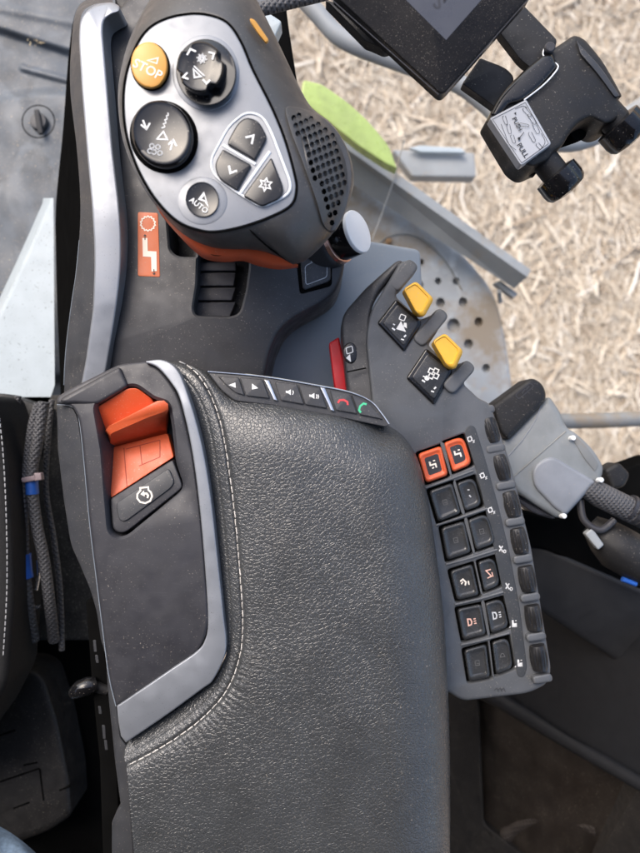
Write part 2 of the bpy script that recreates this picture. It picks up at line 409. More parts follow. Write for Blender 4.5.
def zpad(Q):
    ds, sd, arc = pldist(Q, STI); outer = sd > 0          # outer = towards the silver trim
    dr, _, _ = pldist(Q, Rc); dt, _, _ = pldist(Q, Tc)
    z = -46 * roll(dr / 62) - 26 * roll(dt / 55)
    z -= 9 * roll(np.where(outer, 0, ds) / 70)
    dout = np.where(outer, ds, 0)
    z -= np.where(outer, 1.5 + 13 * (dout / 22) ** 1.6, 0)
    z -= 2.2 * np.exp(-(ds / 2.2) ** 2)
    # second, fainter seam of the piping
    z -= np.where(outer, .9 * np.exp(-((ds - 12) / 1.1) ** 2), 0)
    tot = arc.max(); corner = np.exp(-((arc - 370) / 75) ** 2)
    ph = arc * 2 * np.pi / 6.1 + 1.6 * np.sin(arc * .21) + .02 * ds * np.sin(arc * .5)
    wr = np.sin(ph) + .5 * np.sin(ph * .43 + 1)
    z += corner * wr * np.where(outer, .28, .32) * np.exp(-(ds / np.where(outer, 9, 20)) ** 2)
    lump = .6 * np.sin(Q[:, 0] * .05 + Q[:, 1] * .021) * np.sin(Q[:, 1] * .034 - Q[:, 0] * .017 + 1)
    z += lump * np.clip(dr / 60, 0, 1)
    return z
nu, nv = 300, 420
vs = np.linspace(0, 1, nv); us = np.linspace(0, 1, nu)
Ls, Rs, Ts = arcsample(Lc, vs), arcsample(Rc, vs), arcsample(Tc, us)
Q = np.zeros((nv, nu, 2))
for i, v in enumerate(vs):
    base = Ls[i][None] * (1 - us)[:, None] + Rs[i][None] * us[:, None]
    lin = Ls[0][None] * (1 - us)[:, None] + Rs[0][None] * us[:, None]
    Q[i] = base + (Ts - lin) * (1 - v) ** 5
Z = zpad(Q.reshape(-1, 2)).reshape(nv, nu)
def PN(Q, Z):
    s = (H - Z) / H
    return np.stack([(Q[..., 0] - 320) * s * K, -(Q[..., 1] - 426.5) * s * K, Z * K], -1)
V = PN(Q, Z)
# skirts dropped straight down round the rim
def dropn(a, d): b = a.copy(); b[..., 2] -= d * K; return b
V = np.concatenate([dropn(V[:1], 40), V, dropn(V[-1:], 90)], 0)
V = np.concatenate([dropn(V[:, :1], 40), V, dropn(V[:, -1:], 70)], 1)
b = B(); b.grid([[Vector(p) for p in row] for row in V])
pad = obj('leather_pad', b, M['leather'], arm, angle=80, merge=False)
# stitching: one thread dash after another
b = B(); sa = np.array(STI); d = np.r_[0, np.cumsum(np.hypot(*np.diff(sa, axis=0).T))]; t = 4.0
while t < d[-1] - 6:
    Lh = 6.2; q = []
    for tt in (t, t + Lh):
        q.append([np.interp(tt, d, sa[:, 0]), np.interp(tt, d, sa[:, 1])])
    q = np.array(q); q[1, 0] += random.uniform(-.3, .3); z = zpad(q)
    b.capsule(P(*q[0], z[0] + 1.0), P(*q[1], z[1] + 1.0), .66)
    t += 8.3
obj('stitching', b, M['thread'], pad)

# silver trim round the switch console
TRo = osp([(146, 361), (163, 360), (177, 369), (188, 394), (201, 440), (210, 490), (218, 560), (224, 618), (226.5, 642), (224, 658), (213, 680), (202, 689), (165, 716), (126, 742.5)], 8)
TRi = osp([(117, 706), (135, 694), (170, 670), (196, 652), (205, 640), (208, 622), (206, 580), (200, 510), (192, 450), (181, 402), (172, 384), (158, 368), (146, 363)], 8)
ztr = lambda x, y: -7 - max(0, (405 - y)) * .12 - max(0, (y - 690)) * .1
b = B(); b.solid(TRo + [(121, 736), (118.5, 722)] + TRi, ztr, 60, 1.6); obj('silver_trim', b, M['silver'], arm)

# console shell with the lever recess
shell = [(57, 397, 6), (70, 389, 5), (110, 369, 8), (121, 364, 5), (146, 361, 2), (158, 367), (172, 384, 10), (181, 402, 20), (192, 450, 20), (200, 510, 20), (206, 580, 20), (208.5, 622, 8), (205, 640, 8), (196, 652.5, 6), (170, 670.5), (135, 694.5), (116.5, 706.5, 3),
         (110, 680), (103, 628), (97, 580), (90, 522), (84, 455, 12), (79, 418, 8), (72, 406, 5), (57, 404, 2)]
shell = rp(shell, 5)
rec = rp([(95, 404, 8), (126, 387, 5), (136, 386, 5), (154, 399, 4), (168, 403, 5), (172, 425), (176, 462, 6), (185, 488, 9), (124, 538, 10), (110, 534, 9), (107, 500), (103, 450)], 6)
zsh = lambda x, y: -11 - max(0, 415 - y) * .16 - max(0, 95 - x) * .10 + max(0, x - 188) * .22
b = B(); b.solid(shell, zsh, 95, 3.0, [rec], hdepth=52, hbev=3.0); sh = obj('console_shell', b, M['shell'], arm)
b = B(); b.decal(off(rec, -4), add(zsh, -52)); obj('recess_floor', b, M['shell'], arm)
# raised glossy ridge at the console's front corner
b = B()
za = -12; r0 = [(60, 399), (111, 371), (120, 366), (129, 386), (122, 391), (97, 405), (76, 404), (62, 404)]
b.solid(rp(r0, 5), lambda x, y: -12 - max(0, (395 - y)) * .05, 30, 4, steps=5, bot=True); obj('front_ridge', b, M['shell'], arm)
# side cover with a bright edge
cov = rp([(57, 405, 2), (72, 406.5, 5), (78, 418, 8), (83, 455, 12), (89.3, 522), (96.3, 580), (102.3, 628), (106, 655), (101, 640), (97, 612, 8), (90, 588, 10), (78, 560, 10), (71, 545, 10), (64, 500), (58, 450)], 4)
zc = lambda x, y: -16 - max(0, (92 + (y - 480) * .13) - x) * .55
b = B(); b.solid(cov, zc, 60, 1.2); obj('side_cover', b, M['sill'], arm)
edge = osp([(57, 404.6), (71, 406.2), (78.6, 417), (83.4, 455), (89.6, 522), (96.6, 580), (102.6, 628), (109, 676), (116, 706)], 8)
b = B(); b.tube([P(x, y, -13.4 - max(0, 415 - y) * .16 - max(0, 95 - x) * .10) for x, y in edge], 0.55, 8); obj('edge_line', b, M['panel'], arm)
# lower rim beside the pad
b = B(); b.solid(rp([(104, 632, 1), (109, 660), (117, 706), (121, 738, 3), (127, 746, 2), (130, 790), (136, 880), (112, 880), (112, 822, 2), (118, 808, 2), (121, 806), (115, 760), (108, 690)], 3), lambda x, y: -20 - (130 - x) * .3, 60, 2.5); obj('lower_rim', b, M['sill'], arm)

# orange lever
lev = thing('orange_lever', P(140, 440, -40), 'orange folding lever in the recess at the front of the armrest console', 'lever')
b = B(); b.solid(rp([(97, 407, 3), (127, 388.5, 4), (137, 388, 4), (153, 399, 6), (157, 412, 3), (108, 440, 3)], 4), plane((97, 407, -22), (153, 399, -24), (108, 440, -40)), 22, 1.5)
obj('lever_base', b, M['orange'], lev)
b = B()
# raised flap: a wedge with a bright upper edge
top = [P(106, 430, -15), P(109, 426, -12), P(157, 401, -4), P(164, 400.5, -4), P(168, 404, -4), P(168.5, 409, -6), P(165, 412, -8), P(150, 417, -10), P(111, 434, -15)]
bot = [P(104, 433, -58), P(108, 427, -58), P(156, 403, -58), P(164, 402, -58), P(168, 406, -58), P(169, 417, -58), P(167, 434, -58), P(150, 438, -58), P(110, 449, -58)]
mid = [(a * .85 + c * .15) for a, c in zip(top, bot)]
tin = [a + (sum(top, Vector()) / 9 - a) * .08 + Vector((0, 0, .0005)) for a in top]
b.loft([tin, top, mid, bot]); obj('flap', b, M['orange'], lev, angle=50)
b = B(); zq = plane((107, 450, -50), (168, 434, -48), (112, 496, -26))
b.solid(rp([(106, 449, 2), (168, 433, 3), (174, 457, 2), (111, 498, 2)], 2), zq, 12, 1.2); obj('hinge_plate', b, M['orange'], lev)
b = B()
for s_ in ([(124, 448), (127, 487)], [(126, 449), (160, 440)], [(160, 440), (160, 457)], [(139, 466), (160, 457)], [(140, 445), (142, 464)]):
    b.stroke(s_, .9, add(zq, .25))
obj('panel_line', b, mat('orange groove', (.32, .035, .01), .6, bump=0), lev)
# engine start button
zb = plane((110, 500, -19), (174, 459, -17), (122, 534, -15))
b = B(); b.solid(rp([(110.5, 499, 3), (173, 459.5, 3), (183, 486, 8), (180, 490, 6), (124, 534, 8), (113, 530, 6)], 5), zb, 12, 1.5); obj('button_plate', b, M['shell'], arm)
b = B(); b.solid(rp([(116, 503.5, 4), (169, 468, 4), (174.5, 482, 4), (171, 488, 4), (125, 522, 5), (119, 520, 4)], 4), add(zb, 2.0), 6, 1.0); eb = obj('engine_button', b, M['keypad_dark'], arm)
b = B(); zi = add(zb, 2.4); E = [(-7, -1.5), (-7.5, 2.5), (-5, 6.5), (0, 8.2), (5, 6.5), (7.5, 2), (6.8, -2), (4.5, -4.5), (4.5, -7.5), (-3.5, -7.5), (-3.5, -5)]
b.stroke(xf(E, 144.5, 495, 1, -6), 1.7, zi, True)
b.stroke(xf([(2.6, 3.4), (3.6, 1), (2.4, -1.2), (-.4, -1.6)], 144.5, 495, 1, -6), 1.9, zi); b.decal(xf([(-4, -1.2), (0, -4.6), (0.2, 1.6)], 144.5, 495, 1, -6), zi)
obj('engine_symbol', b, M['cream'], eb)

# strip of small shortcut buttons at the pad's front edge
zs = plane((210, 372, -13), (385, 422, -17), (262, 376, -15))
b = B(); b.solid(rp([(206, 370.5, 3), (262, 375.5, 2), (322, 385.5, 2), (352, 392, 4), (372, 401, 6), (390, 425, 2), (386, 427, 2), (333, 416, 4), (270, 405, 4), (235, 401, 4), (222, 391, 6)], 3), add(zs, -4.6), 40, 1.2)
obj('button_strip', b, M['keypad_dark'], arm)
b = B(); b.tube([P(x, y, zs(x, y) - 3.4) for x, y in osp([(208, 371.4), (262, 376.3), (322, 386.3), (352, 392.8), (371, 401.5), (382, 414), (389, 424)], 8)], .9, 8)
obj('strip_edge', b, M['chrome'], arm)
for q0, q1 in (((267, 380), (276, 401)), ((323, 388), (333, 411.5))):
    b = B(); b.solid(rp([(q0[0] - 3.2, q0[1] - .8), (q0[0] + 2, q0[1]), (q1[0] + 2, q1[1]), (q1[0] - 2.5, q1[1] - .5)], 1), add(zs, -1), 9, 1.2); obj('divider', b, M['chrome'], arm)
btn = [[(217.5, 376), (238.7, 377.3), (244.5, 395.5), (236, 393), (227.5, 386.5)], [(240, 377.4), (262.5, 379.3), (269.5, 398.5), (246, 395.8)],
       [(274.5, 381.5), (297, 384), (304, 404.5), (281, 400.5)], [(298.3, 384.3), (320, 388), (327, 408.5), (305.3, 404.7)],
       [(329.5, 389.8), (350, 394), (357.5, 414), (336, 410.3)], [(351.3, 394.3), (367, 401), (383, 419.5), (359, 414.5)]]
for k, poly in enumerate(btn):
    b = B(); b.solid(rp(poly, 1.6), add(zs, -1.6 if k else -1.6), 8, 1.0); bo = obj('button', b, M['keypad_dark'], arm)
    cx, cy = sum(p[0] for p in poly) / len(poly), sum(p[1] for p in poly) / len(poly); zz = add(zs, -1.2); b = B()
    if k == 0: b.decal(xf([(-4.5, 1), (2.5, -2.8), (3.6, 3)], cx, cy - 1, .9, 8), zz)
    if k == 1: b.decal(xf([(4.5, 1), (-3.2, -3.2), (-2.4, 3.4)], cx, cy - 1, .9, 8), zz)
    if k in (2, 3):
        b.decal(xf([(-4, -1), (-1.5, -1), (1.5, -3.4), (2.4, 3), (-1, 1.4), (-3.4, 1.4)], cx, cy - .5, .9, 8), zz)
        for w in range(k - 1): b.stroke(xf([(3.8 + w * 2, -2.4), (4.8 + w * 2, 0), (4.2 + w * 2, 2.4)], cx, cy - .5, .9, 8), .8, zz)
    if k in (4, 5): b.stroke(xf([(-5, 2), (-4, -1), (0, -2.2), (4, -1), (5, 2)], cx - (3 if k == 5 else 0), cy, 1, 12 if k == 4 else -55), 2.0, zz)
    obj('button_symbol', b, M['white'] if k < 4 else (M['redprint'] if k == 4 else M['greenprint']), bo)

# ================================================================== FRONT CONSOLE under the joystick
con = thing('front_console', P(190, 290, -170), 'dark grey console before the armrest with an orange sticker and curved silver rail', 'console')
zcn = lambda x, y: -62 - max(0, y - 330) * .25 - max(0, x - 250) * .28 - max(0, 60 - y) * .1
cpoly = rp([(104, 22, 8), (112, 15, 6), (150, -20), (240, -20), (268, 40), (290, 92), (318, 150), (338, 205), (346, 262, 14), (338, 290, 20), (322, 303, 16), (296, 316, 12), (280, 329, 10), (270, 352), (262, 392), (250, 402), (104, 402), (112, 345), (121, 285), (122, 240), (118, 150), (112, 80)], 6)
slot = rp([(198, 250, 2), (249, 250, 2), (249, 268), (246, 290), (240, 314, 8), (228, 317, 4), (196, 316, 5), (193, 309, 5), (197, 285)], 3)
cav = rp([(150, 150), (250, 150), (262, 240), (197, 247.6, 2), (196, 257, 2), (178, 257, 8), (170, 250, 4), (167, 215)], 5)
b = B(); b.solid(cpoly, zcn, 90, 5, [slot, cav], hdepth=60, hbev=2.0); obj('base_panel', b, M['base'], con)
b = B(); b.decal(off(slot, -4), add(zcn, -36)); b.decal(off(cav, -4), add(zcn, -50)); obj('slot_floor', b, M['black'], con)
for k, (y0, y1) in enumerate(((262, 271), (272.5, 286), (287.5, 300.5), (302, 317))):
    b = B(); b.solid(rp([(197 - k, y0), (236, y0), (236 - k * 2, y1), (195 - k, y1)], 1.2), lambda x, y: -79 - max(0, x - 218) * .2 - k * 1.5, 16, 1.2); obj('gaiter_slat', b, M['shell'], con)
# silver rail
RAo = [(120, 6, 3), (119.5, 11, 2), (112, 14.5, 5), (104, 20, 6), (103, 32), (108, 90), (113, 150), (119, 200), (122, 235, 20), (121, 275, 20), (115, 320, 20), (106, 372), (92, 402)]
RAi = [(78, 402), (86, 360), (93, 310), (95, 255, 20), (92, 205), (87, 150), (82, 90), (79, 40), (80, 18, 14), (94, 4, 14), (112, 2, 4)]
zr = lambda x, y: -34 - max(0, y - 215) * .12 - max(0, (y - 300)) * .1 - max(0, 12 - y) * .8
b = B(); b.solid(rp(RAo + RAi, 6), zr, 28, 2.5, steps=4); obj('silver_rail', b, M['silver'], con)
b = B()   # the rail's sloped outer cheek
o1 = osp([(113, 2.5), (94, 4.5), (82, 14), (79.6, 40), (82.5, 90), (87.5, 150), (92.5, 205), (95.4, 255), (93.4, 310), (86.4, 360), (78.5, 402)], 8)
o2 = osp([(112, -2), (90, -1), (76, 12), (71, 52), (70.5, 92), (77, 150), (80.5, 205), (78, 255), (72, 300), (66, 350), (64, 402)], 8)
o3 = osp([(112, -2), (90, -1), (75, 12), (69, 52), (62, 130), (55, 205), (56, 290), (58, 345), (60, 375), (61, 402)], 8)
b = B(); b.grid([[P(x, y, zr(x, y) - 2.2) for x, y in o1], [P(x, y, zr(x, y) - 22) for x, y in o2]]); obj('rail_cheek', b, M['keypad_dark'], con, angle=60)
m_ = min(len(o2), len(o3))
b = B(); b.grid([[P(x, y, zr(x, y) - 22.5) for x, y in osp([(112, -2), (90, -1), (76, 12), (71, 52), (70.5, 92), (77, 150), (80.5, 205), (78, 255), (72, 300), (66, 350), (64, 402)], 8)][:81],
                 [P(x, y, -300) for x, y in osp([(112, -2), (90, -1), (76, 12), (69, 52), (63, 130), (56, 205), (56, 255), (57, 300), (59, 350), (60, 376), (61, 402)], 8)][:81]]); obj('side_wall', b, M['tar'], con, angle=60)
b = B(); b.tube([P(x, y, zr(x, y) - 22) for x, y in osp([(79.5, 240), (76, 275), (71.5, 305), (66, 350), (64, 385)], 6)], .5, 6); obj('cheek_edge', b, M['panel'], con)
# orange sticker with gear and lever symbol
stk = xf([(-10.5, -33), (9.5, -32), (11.5, 32), (-10.5, 31)], 148.5, 245)
b = B(); b.solid(rp(stk, 2), add(zcn, .6), 1.0, .3); st = obj('orange_sticker', b, M['orange_sticker'], con)
b = B(); zz = add(zcn, 1.0); g = []
for k in range(28):
    g.append(tuple(np.array([math.cos(k * math.pi / 14), math.sin(k * math.pi / 14)]) * (7.6 if k % 2 else 6.4)))
b.stroke(xf(g, 148, 223.5), 1.2, zz, True)
b.decal([(142.5, 238), (147.5, 238), (147.8, 251), (156.5, 251.5), (156.8, 271), (151.5, 271.5), (151.2, 257), (143, 256.5)], zz)
arrows = []
for (x, y, s_) in ((145, 236.5, -1), (154, 272.5, 1)):
    b2 = B(); arrows.append(b2); b2.stroke([(x, y), (x, y - 3.4 * s_)], .9, add(zcn, 1.25)); b2.decal([(x - 1.8, y - 1 * s_ + s_ * 1.5), (x + 1.8, y - 1 * s_ + s_ * 1.5), (x, y + 2.4 * s_)], add(zcn, 1.25))
obj('sticker_print', b, M['cream'], st); 
for b2 in arrows: obj('sticker_arrow', b2, M['ink'], st)
# square button at the console's right end
zk = add(zcn, 0)
b = B(); b.decal(rp([(296, 258), (332, 250), (332, 286), (300, 294.5)], 4), add(zcn, .5)); obj('button_gap', b, M['tar'], con)
b = B(); b.solid(rp([(300, 262, 3), (330, 244), (331, 281, 5), (303, 290.5, 4)], 3), add(zcn, 3), 8, 2); bo = obj('square_button', b, M['keypad_dark'], con)
b = B(); b.stroke(rp([(305, 266), (327, 255), (327, 277), (306, 285)], 3), .8, add(zcn, 3.2), True); b.stroke([(311, 262), (314, 257), (318, 262)], 1, add(zcn, 3.3)); obj('button_symbol', b, M['grey_print'], bo)

# white capped rotary knob
kn = thing('rotary_knob', P(335, 250, -110), 'black rotary knob with a brushed white cap and copper ring beside the grille', 'knob')
ax = (P(358, 231.5, -62) - P(332, 243, -84)).normalized(); o = P(358, 231.5, -62)
b = B(); b.lathe(o, ax, [(21.5, -1.5), (23, -2.2), (24, -4), (24.3, -22), (24, -24), (15, -25)], 56); obj('knob_body', b, M['gloss'], kn)
b = B(); b.lathe(o, ax, [(21.6, 1.2), (23.1, .9), (23.8, 0), (23.8, -3)], 56); obj('knob_cap', b, M['cap'], kn)
b = B(); b.lathe(o, ax, [(24.6, -24.5), (26, -25.2), (26.4, -30), (22, -31)], 56); obj('knob_ring', b, M['copper'], kn)
b = B(); b.lathe(o, ax, [(24.5, -29.5), (26.5, -31), (28, -36), (29, -60), (29, -80)], 56); obj('knob_collar', b, M['base'], kn)

# ================================================================== JOYSTICK
joy = thing('joystick', P(215, 215, -130), 'grey multifunction joystick with a silver button face, orange underside and perforated palm rest', 'joystick')
plate_o = sp([(205, 15.5), (226, 23), (240, 42), (252, 70), (271, 108), (284, 140), (293.5, 174), (295.5, 190), (290, 205), (268, 217), (240, 226.5), (215, 231), (198, 229), (180, 222), (164, 208), (149, 188), (136, 162), (127, 132), (124.5, 100), (128, 72), (138, 45), (150, 29), (166, 20), (185, 15.5)], 6)
cJ = (222, 120)
outB = sp([(118, 100), (123, 140), (138, 178), (158, 208), (183, 234), (215, 248), (256, 250), (284, 259), (298, 265), (318, 250), (338, 226), (350, 200), (354, 178), (348, 150), (332, 124), (312, 108), (298, 84), (280, 46), (262, 10), (245, -20), (220, -40), (190, -40), (165, -20), (145, 8), (130, 38), (121, 70)], 6)
ZP = 104
A0 = angres(off(plate_o, 3), cJ); A1 = angres(off(plate_o, -1.5), cJ); A2 = angres(outB, cJ)
def mixr(a, b_, t): return [(p[0] * (1 - t) + q[0] * t, p[1] * (1 - t) + q[1] * t) for p, q in zip(a, b_)]
b = B()
rings = [PW(A0, ZP - 3), PW(A1, ZP - 1), PW(mixr(A1, A2, .06), ZP - 2)]
for t, z in ((.25, 99), (.5, 91), (.75, 81), (.9, 72), (.98, 62), (1.0, 50)): rings.append(PW(mixr(A1, A2, t), z))
rings.append(PW([(222 + (x - 222) * .985, 120 + (y - 120) * .985) for x, y in A2], 38))
rings.append(PW([(222 + (x - 222) * .9, 120 + (y - 120) * .9) for x, y in A2], 22))
b.loft(rings); obj('grip_body', b, M['grip'], joy, angle=60)
b = B(); b.solid(plate_o, ZP, 6, 1.2); obj('face_plate', b, M['face'], joy)
b = B(); b.tube([P(x, y, ZP - .9) for x, y in off(plate_o, -1.2)] + [P(*off(plate_o, -1.2)[0], ZP - .9)], 1.0, 6, False); obj('face_seam', b, M['tar'], joy)
# orange underside
u1 = osp([(146, 180), (160, 204), (184, 227), (205, 241), (217, 247.5), (240, 246), (255, 246), (271, 252), (298, 265)], 6)
u2 = osp([(147, 184), (160, 213), (182, 239), (200, 256), (212, 261), (228, 262), (243, 261), (258, 266), (278, 269.5), (298, 267.5)], 6)
u2 = [tuple(p) for p in arcsample(u2, np.linspace(0, 1, len(u1)))]; u1 = [tuple(p) for p in arcsample(u1, np.linspace(0, 1, len(u1)))]
um = mixr(u1, u2, .45)
b = B(); b.grid([[P(x, y, 53) for x, y in u1], [P(x, y, 50) for x, y in um], [P(x, y, 34) for x, y in u2], [P(x - (x - 222) * .12, y - (y - 120) * .12, 18) for x, y in u2]])
und = obj('orange_underside', b, M['orange'], joy, angle=70)
b = B(); b.tube([P(x, y, 54) for x, y in u1], [.4] * 3 + [1.0] * (len(u1) - 6) + [.4] * 3, 8); obj('rim_edge', b, M['orange_sticker'], und)
b = B(); b.decal(ell(216, 253, 7, 3, 8, 20), 47); obj('drain_slot', b, M['tar'], und)
# stalk into the console
b = B(); b.loft([PW(ell(215, 185, 34, 40), 30), PW(ell(217, 205, 26, 32), -40), PW(ell(218, 215, 28, 32), -110)]); obj('stalk', b, M['tar'], joy)
b = B(); b.solid(rp([(250, 18, 2), (255, 20, 2), (269, 40, 2), (266, 43, 2), (258, 33), (250, 21)], 2), lambda x, y: 101 - (x - 245) * .42, 3, .8); obj('yellow_mark', b, M['stop'], joy)
# palm rest seams
b = B(); b.tube([P(x, y, z) for x, y, z in osp([(246, 225, ZP - 2), (256, 236, 95), (272, 250, 78), (290, 262, 58)], 6)], .8, 6); obj('body_seam', b, M['tar'], joy)

# perforated grille
TZ = np.array([[-2, 104], [0, 103], [.06, 102], [.25, 99], [.5, 91], [.75, 81], [.9, 72], [.98, 62], [1, 50], [2, 30]])
def _rad(R, th):
    k = (th / (2 * math.pi) * 96) % 96; i = int(k); f = k - i; a, c = R[i % 96], R[(i + 1) % 96]
    return math.hypot(a[0] * (1 - f) + c[0] * f - cJ[0], a[1] * (1 - f) + c[1] * f - cJ[1])
def zg(x, y):
    th = math.atan2(y - cJ[1], x - cJ[0]) % (2 * math.pi); r = math.hypot(x - cJ[0], y - cJ[1]); r1, r2 = _rad(A1, th), _rad(A2, th)
    return float(np.interp(min((r - r1) / (r2 - r1), .93), TZ[:, 0], TZ[:, 1])) + 1.2
zg_old = lambda x, y: 101.5 - .17 * max(0, (x - (262 + (y - 110) * .22))) - .004 * max(0, (x - (275 + (y - 110) * .25))) ** 2
gro = off(sp([(286, 109), (294, 107), (310, 111), (327, 121), (340, 136), (349, 157), (351.5, 180), (347, 204), (340, 222), (333, 231), (324, 226), (316, 200), (304, 166), (291, 132)], 8), 0)
inn = off(gro, 3.2); holes = []
def inside(p, poly):
    c = False
    for i in range(len(poly)):
        a, d_ = poly[i - 1], poly[i]
        if (a[1] > p[1]) != (d_[1] > p[1]) and p[0] < (d_[0] - a[0]) * (p[1] - a[1]) / (d_[1] - a[1]) + a[0]: c = not c
    return c
gx, gy = np.array([6.4, 4.2]), np.array([-.9, 8.3])
for i in range(-14, 15):
    for j in range(-18, 19):
        p = np.array([318., 168.]) + gx * i + gy * (j - .5 * (i % 2) + 0) - gy * (i // 2) * .5 * 0
        p = np.array([318., 168.]) + np.array([6.1, 1.7]) * i + np.array([2.0, 7.8]) * (j + .5 * (i % 2))
        h = [(p[0] + 2.65 * math.cos(k * math.pi / 3 + .2) , p[1] + 3.3 * math.sin(k * math.pi / 3 + .2)) for k in range(6)]
        if all(inside(q, inn) for q in h): holes.append(h)
b = B(); b.solid(gro, add(zg, 2.0), 5, 1.0, holes, hdepth=1.7, bot=False); obj('perforated_grille', b, M['grip'], joy)
b = B(); b.solid(off(gro, 2.5), add(zg, .2), 4, 0); obj('grille_backing', b, M['tar'], joy)

# --- buttons of the face
def ring_base(x, y, r, nm='button_well', ry=None, rot=0):
    b = B(); b.decal(ell(x, y, r, ry or r, rot), ZP + .25); return obj(nm, b, M['tar'], joy)
ring_base(150.5, 66.5, 19.6, ry=24.6, rot=-8)
b = B(); c0 = ell(149.5, 65, 18.2, 23.2, -8, 56)
b.loft([PW([(149.3 + (x - 149.5) * .9, 64.6 + (y - 65) * .9) for x, y in c0], ZP + 7), PW([(149.3 + (x - 149.5) * .97, 64.6 + (y - 65) * .97) for x, y in c0], ZP + 6.5), PW(c0, ZP + 5), PW([(x + .5, y + 1.2) for x, y in c0], ZP)])
sb = obj('stop_button', b, M['stop'], joy, angle=60)
b = B(); b.text('STOP', 147.5, 69.5, 13, 27, ZP + 7.25); b.stroke(xf([(-5, 3.6), (5.2, -.4), (4.6, 5.4)], 153, 57.5, 1, 8), 1.3, ZP + 7.25, True); obj('stop_lettering', b, M['cream'], sb)
# toothed dial
b = B(); b.loft([PW(ell(206, 73, 32.5, 37, -8, 60), ZP + .5), PW(ell(206, 73, 33.5, 38, -8, 60), ZP)]); obj('button_well', b, M['face'], joy)
b = B(); b.loft([PW(ell(206, 72, 29, 32.5, -10, 64), ZP + 10), PW(ell(206.2, 72.3, 30, 33.5, -10, 64), ZP + 8), PW(ell(206.5, 73, 30, 33.5, -10, 64), ZP)]); dl = obj('dial', b, M['gloss'], joy, angle=60)
def dialr(th):
    r = 1.0
    for a0 in (-2.2, -.45, 1.05, 2.75):
        dd = (th - a0 + math.pi) % (2 * math.pi) - math.pi
        r -= .17 * math.exp(-(dd / .20) ** 4)
    return r
dt_ = [(200 + 23.5 * dialr(2 * math.pi * k / 96) * math.cos(2 * math.pi * k / 96), 66.5 + 25.5 * dialr(2 * math.pi * k / 96) * math.sin(2 * math.pi * k / 96)) for k in range(96)]
def sc_(pl, c, s): return [(c[0] + (x - c[0]) * s, c[1] + (y - c[1]) * s) for x, y in pl]
b = B(); cc = (200, 66.5)
b.loft([PW(sc_(dt_, cc, .86), ZP + 20.5), PW(sc_(dt_, cc, .93), ZP + 21), PW(sc_(dt_, cc, .99), ZP + 20), PW([(x + .7, y + 1.0) for x, y in dt_], ZP + 17), PW([(x + 3.5, y + 3.8) for x, y in sc_(dt_, cc, 1.02)], ZP + 9)]); dc = obj('dial_cap', b, M['gloss'], dl, angle=45)
b = B(); zd = ZP + 21.3
for q in ([(187, 55), (190.5, 49), (196, 51.5)], [(208.5, 52), (214, 53.5), (212.5, 59.5)], [(187.5, 72.5), (183, 77), (188.5, 79)], [(203, 79.5), (206.5, 83.5), (210, 80)]): b.stroke(q, 1.7, zd)
for k in range(4):
    a = k * math.pi / 4 + .2; r1, r2 = 5.2, 1.2
    b.stroke([(201.8 + r1 * math.cos(a), 58.5 + r1 * math.sin(a)), (201.8 - r1 * math.cos(a), 58.5 - r1 * math.sin(a))], 1.0, zd)
b.stroke(ell(201.8, 58.5, 3.4, 3.4, 0, 14), .9, zd, True)
b.stroke([(194, 66), (204.5, 76)], 1.2, zd); b.stroke([(193.5, 69), (194.5, 77.5), (201, 76.5)], 1.5, zd, True)
obj('dial_symbol', b, M['white'], dc)
# oval rocker
b = B(); b.loft([PW(ell(164, 137, 33, 36.5, -25, 60), ZP + .7), PW(ell(164, 137, 33.7, 37.3, -25, 60), ZP)]); obj('button_well', b, M['tar'], joy)
e0 = ell(162.5, 134.5, 30, 35, -25, 64); b = B(); ce = (162.5, 134.5)
b.loft([PW([(x - 1, y - 2) for x, y in sc_(e0, ce, .80)], ZP + 12), PW([(x - 1, y - 2) for x, y in sc_(e0, ce, .9)], ZP + 13), PW([(x - .5, y - 1) for x, y in sc_(e0, ce, .97)], ZP + 11.5), PW(e0, ZP + 8), PW([(x + 1, y + 2) for x, y in e0], ZP)])
rk = obj('rocker_button', b, M['gloss'], joy, angle=60)
b = B(); zd = ZP + 12.3
b.stroke([(143, 120), (146.5, 129)], 1.6, zd); b.stroke([(141, 124.5), (146.5, 129.2), (150, 123)], 1.6, zd)
b.stroke([(170.5, 150), (173, 140.5)], 1.6, zd); b.stroke([(168.5, 144.5), (173.4, 140), (176.5, 146)], 1.6, zd)
b.stroke([(157, 139), (163.5, 131.5), (167.5, 139.5)], 1.3, zd, True)
for k in range(4): b.stroke([(161.5 + k * 1.5, 128 - k * 4), (165 + k * 1.2, 127 - k * 4)], 1.0, zd); b.stroke([(165 + k * 1.2, 127 - k * 4), (164 + k * 1.3, 124.6 - k * 4)], .8, zd)
obj('rocker_symbol', b, M['white'], rk)
b = B()
for (x, y) in ((152, 146), (158, 147), (154, 152), (160, 153), (150, 151)): b.stroke(ell(x, y, 2.3, 2.3, 0, 10), 1.0, zd, True)
obj('rocker_symbol', b, M['grey_print'], rk)
# AUTO button
b = B(); b.loft([PW(ell(202.5, 200.5, 23.5, 22.5, 0, 56), ZP + .6), PW(ell(202.5, 201, 25, 24, 0, 56), ZP)]); obj('button_rim', b, M['face'], joy)
b = B(); e0 = ell(202.3, 199.5, 16.6, 17.8, -15, 48); ce = (202.3, 199.5); b.loft([PW(sc_(e0, ce, .88), ZP + 2.4), PW(sc_(e0, ce, .96), ZP + 2.8), PW(e0, ZP + 2), PW(e0, ZP)]); ab = obj('auto_button', b, M['gloss'], joy, angle=60)
b = B(); zd = ZP + 3.2; b.text('AUTO', 198.8, 205.5, 7.6, 38, zd); b.decal([(204, 191.5), (209, 208), (204.5, 201.5), (198, 199.5)], zd, [[(204.4, 195.5), (206, 201.5), (204.5, 200), (201.5, 199)]]); obj('auto_lettering', b, M['white'], ab)
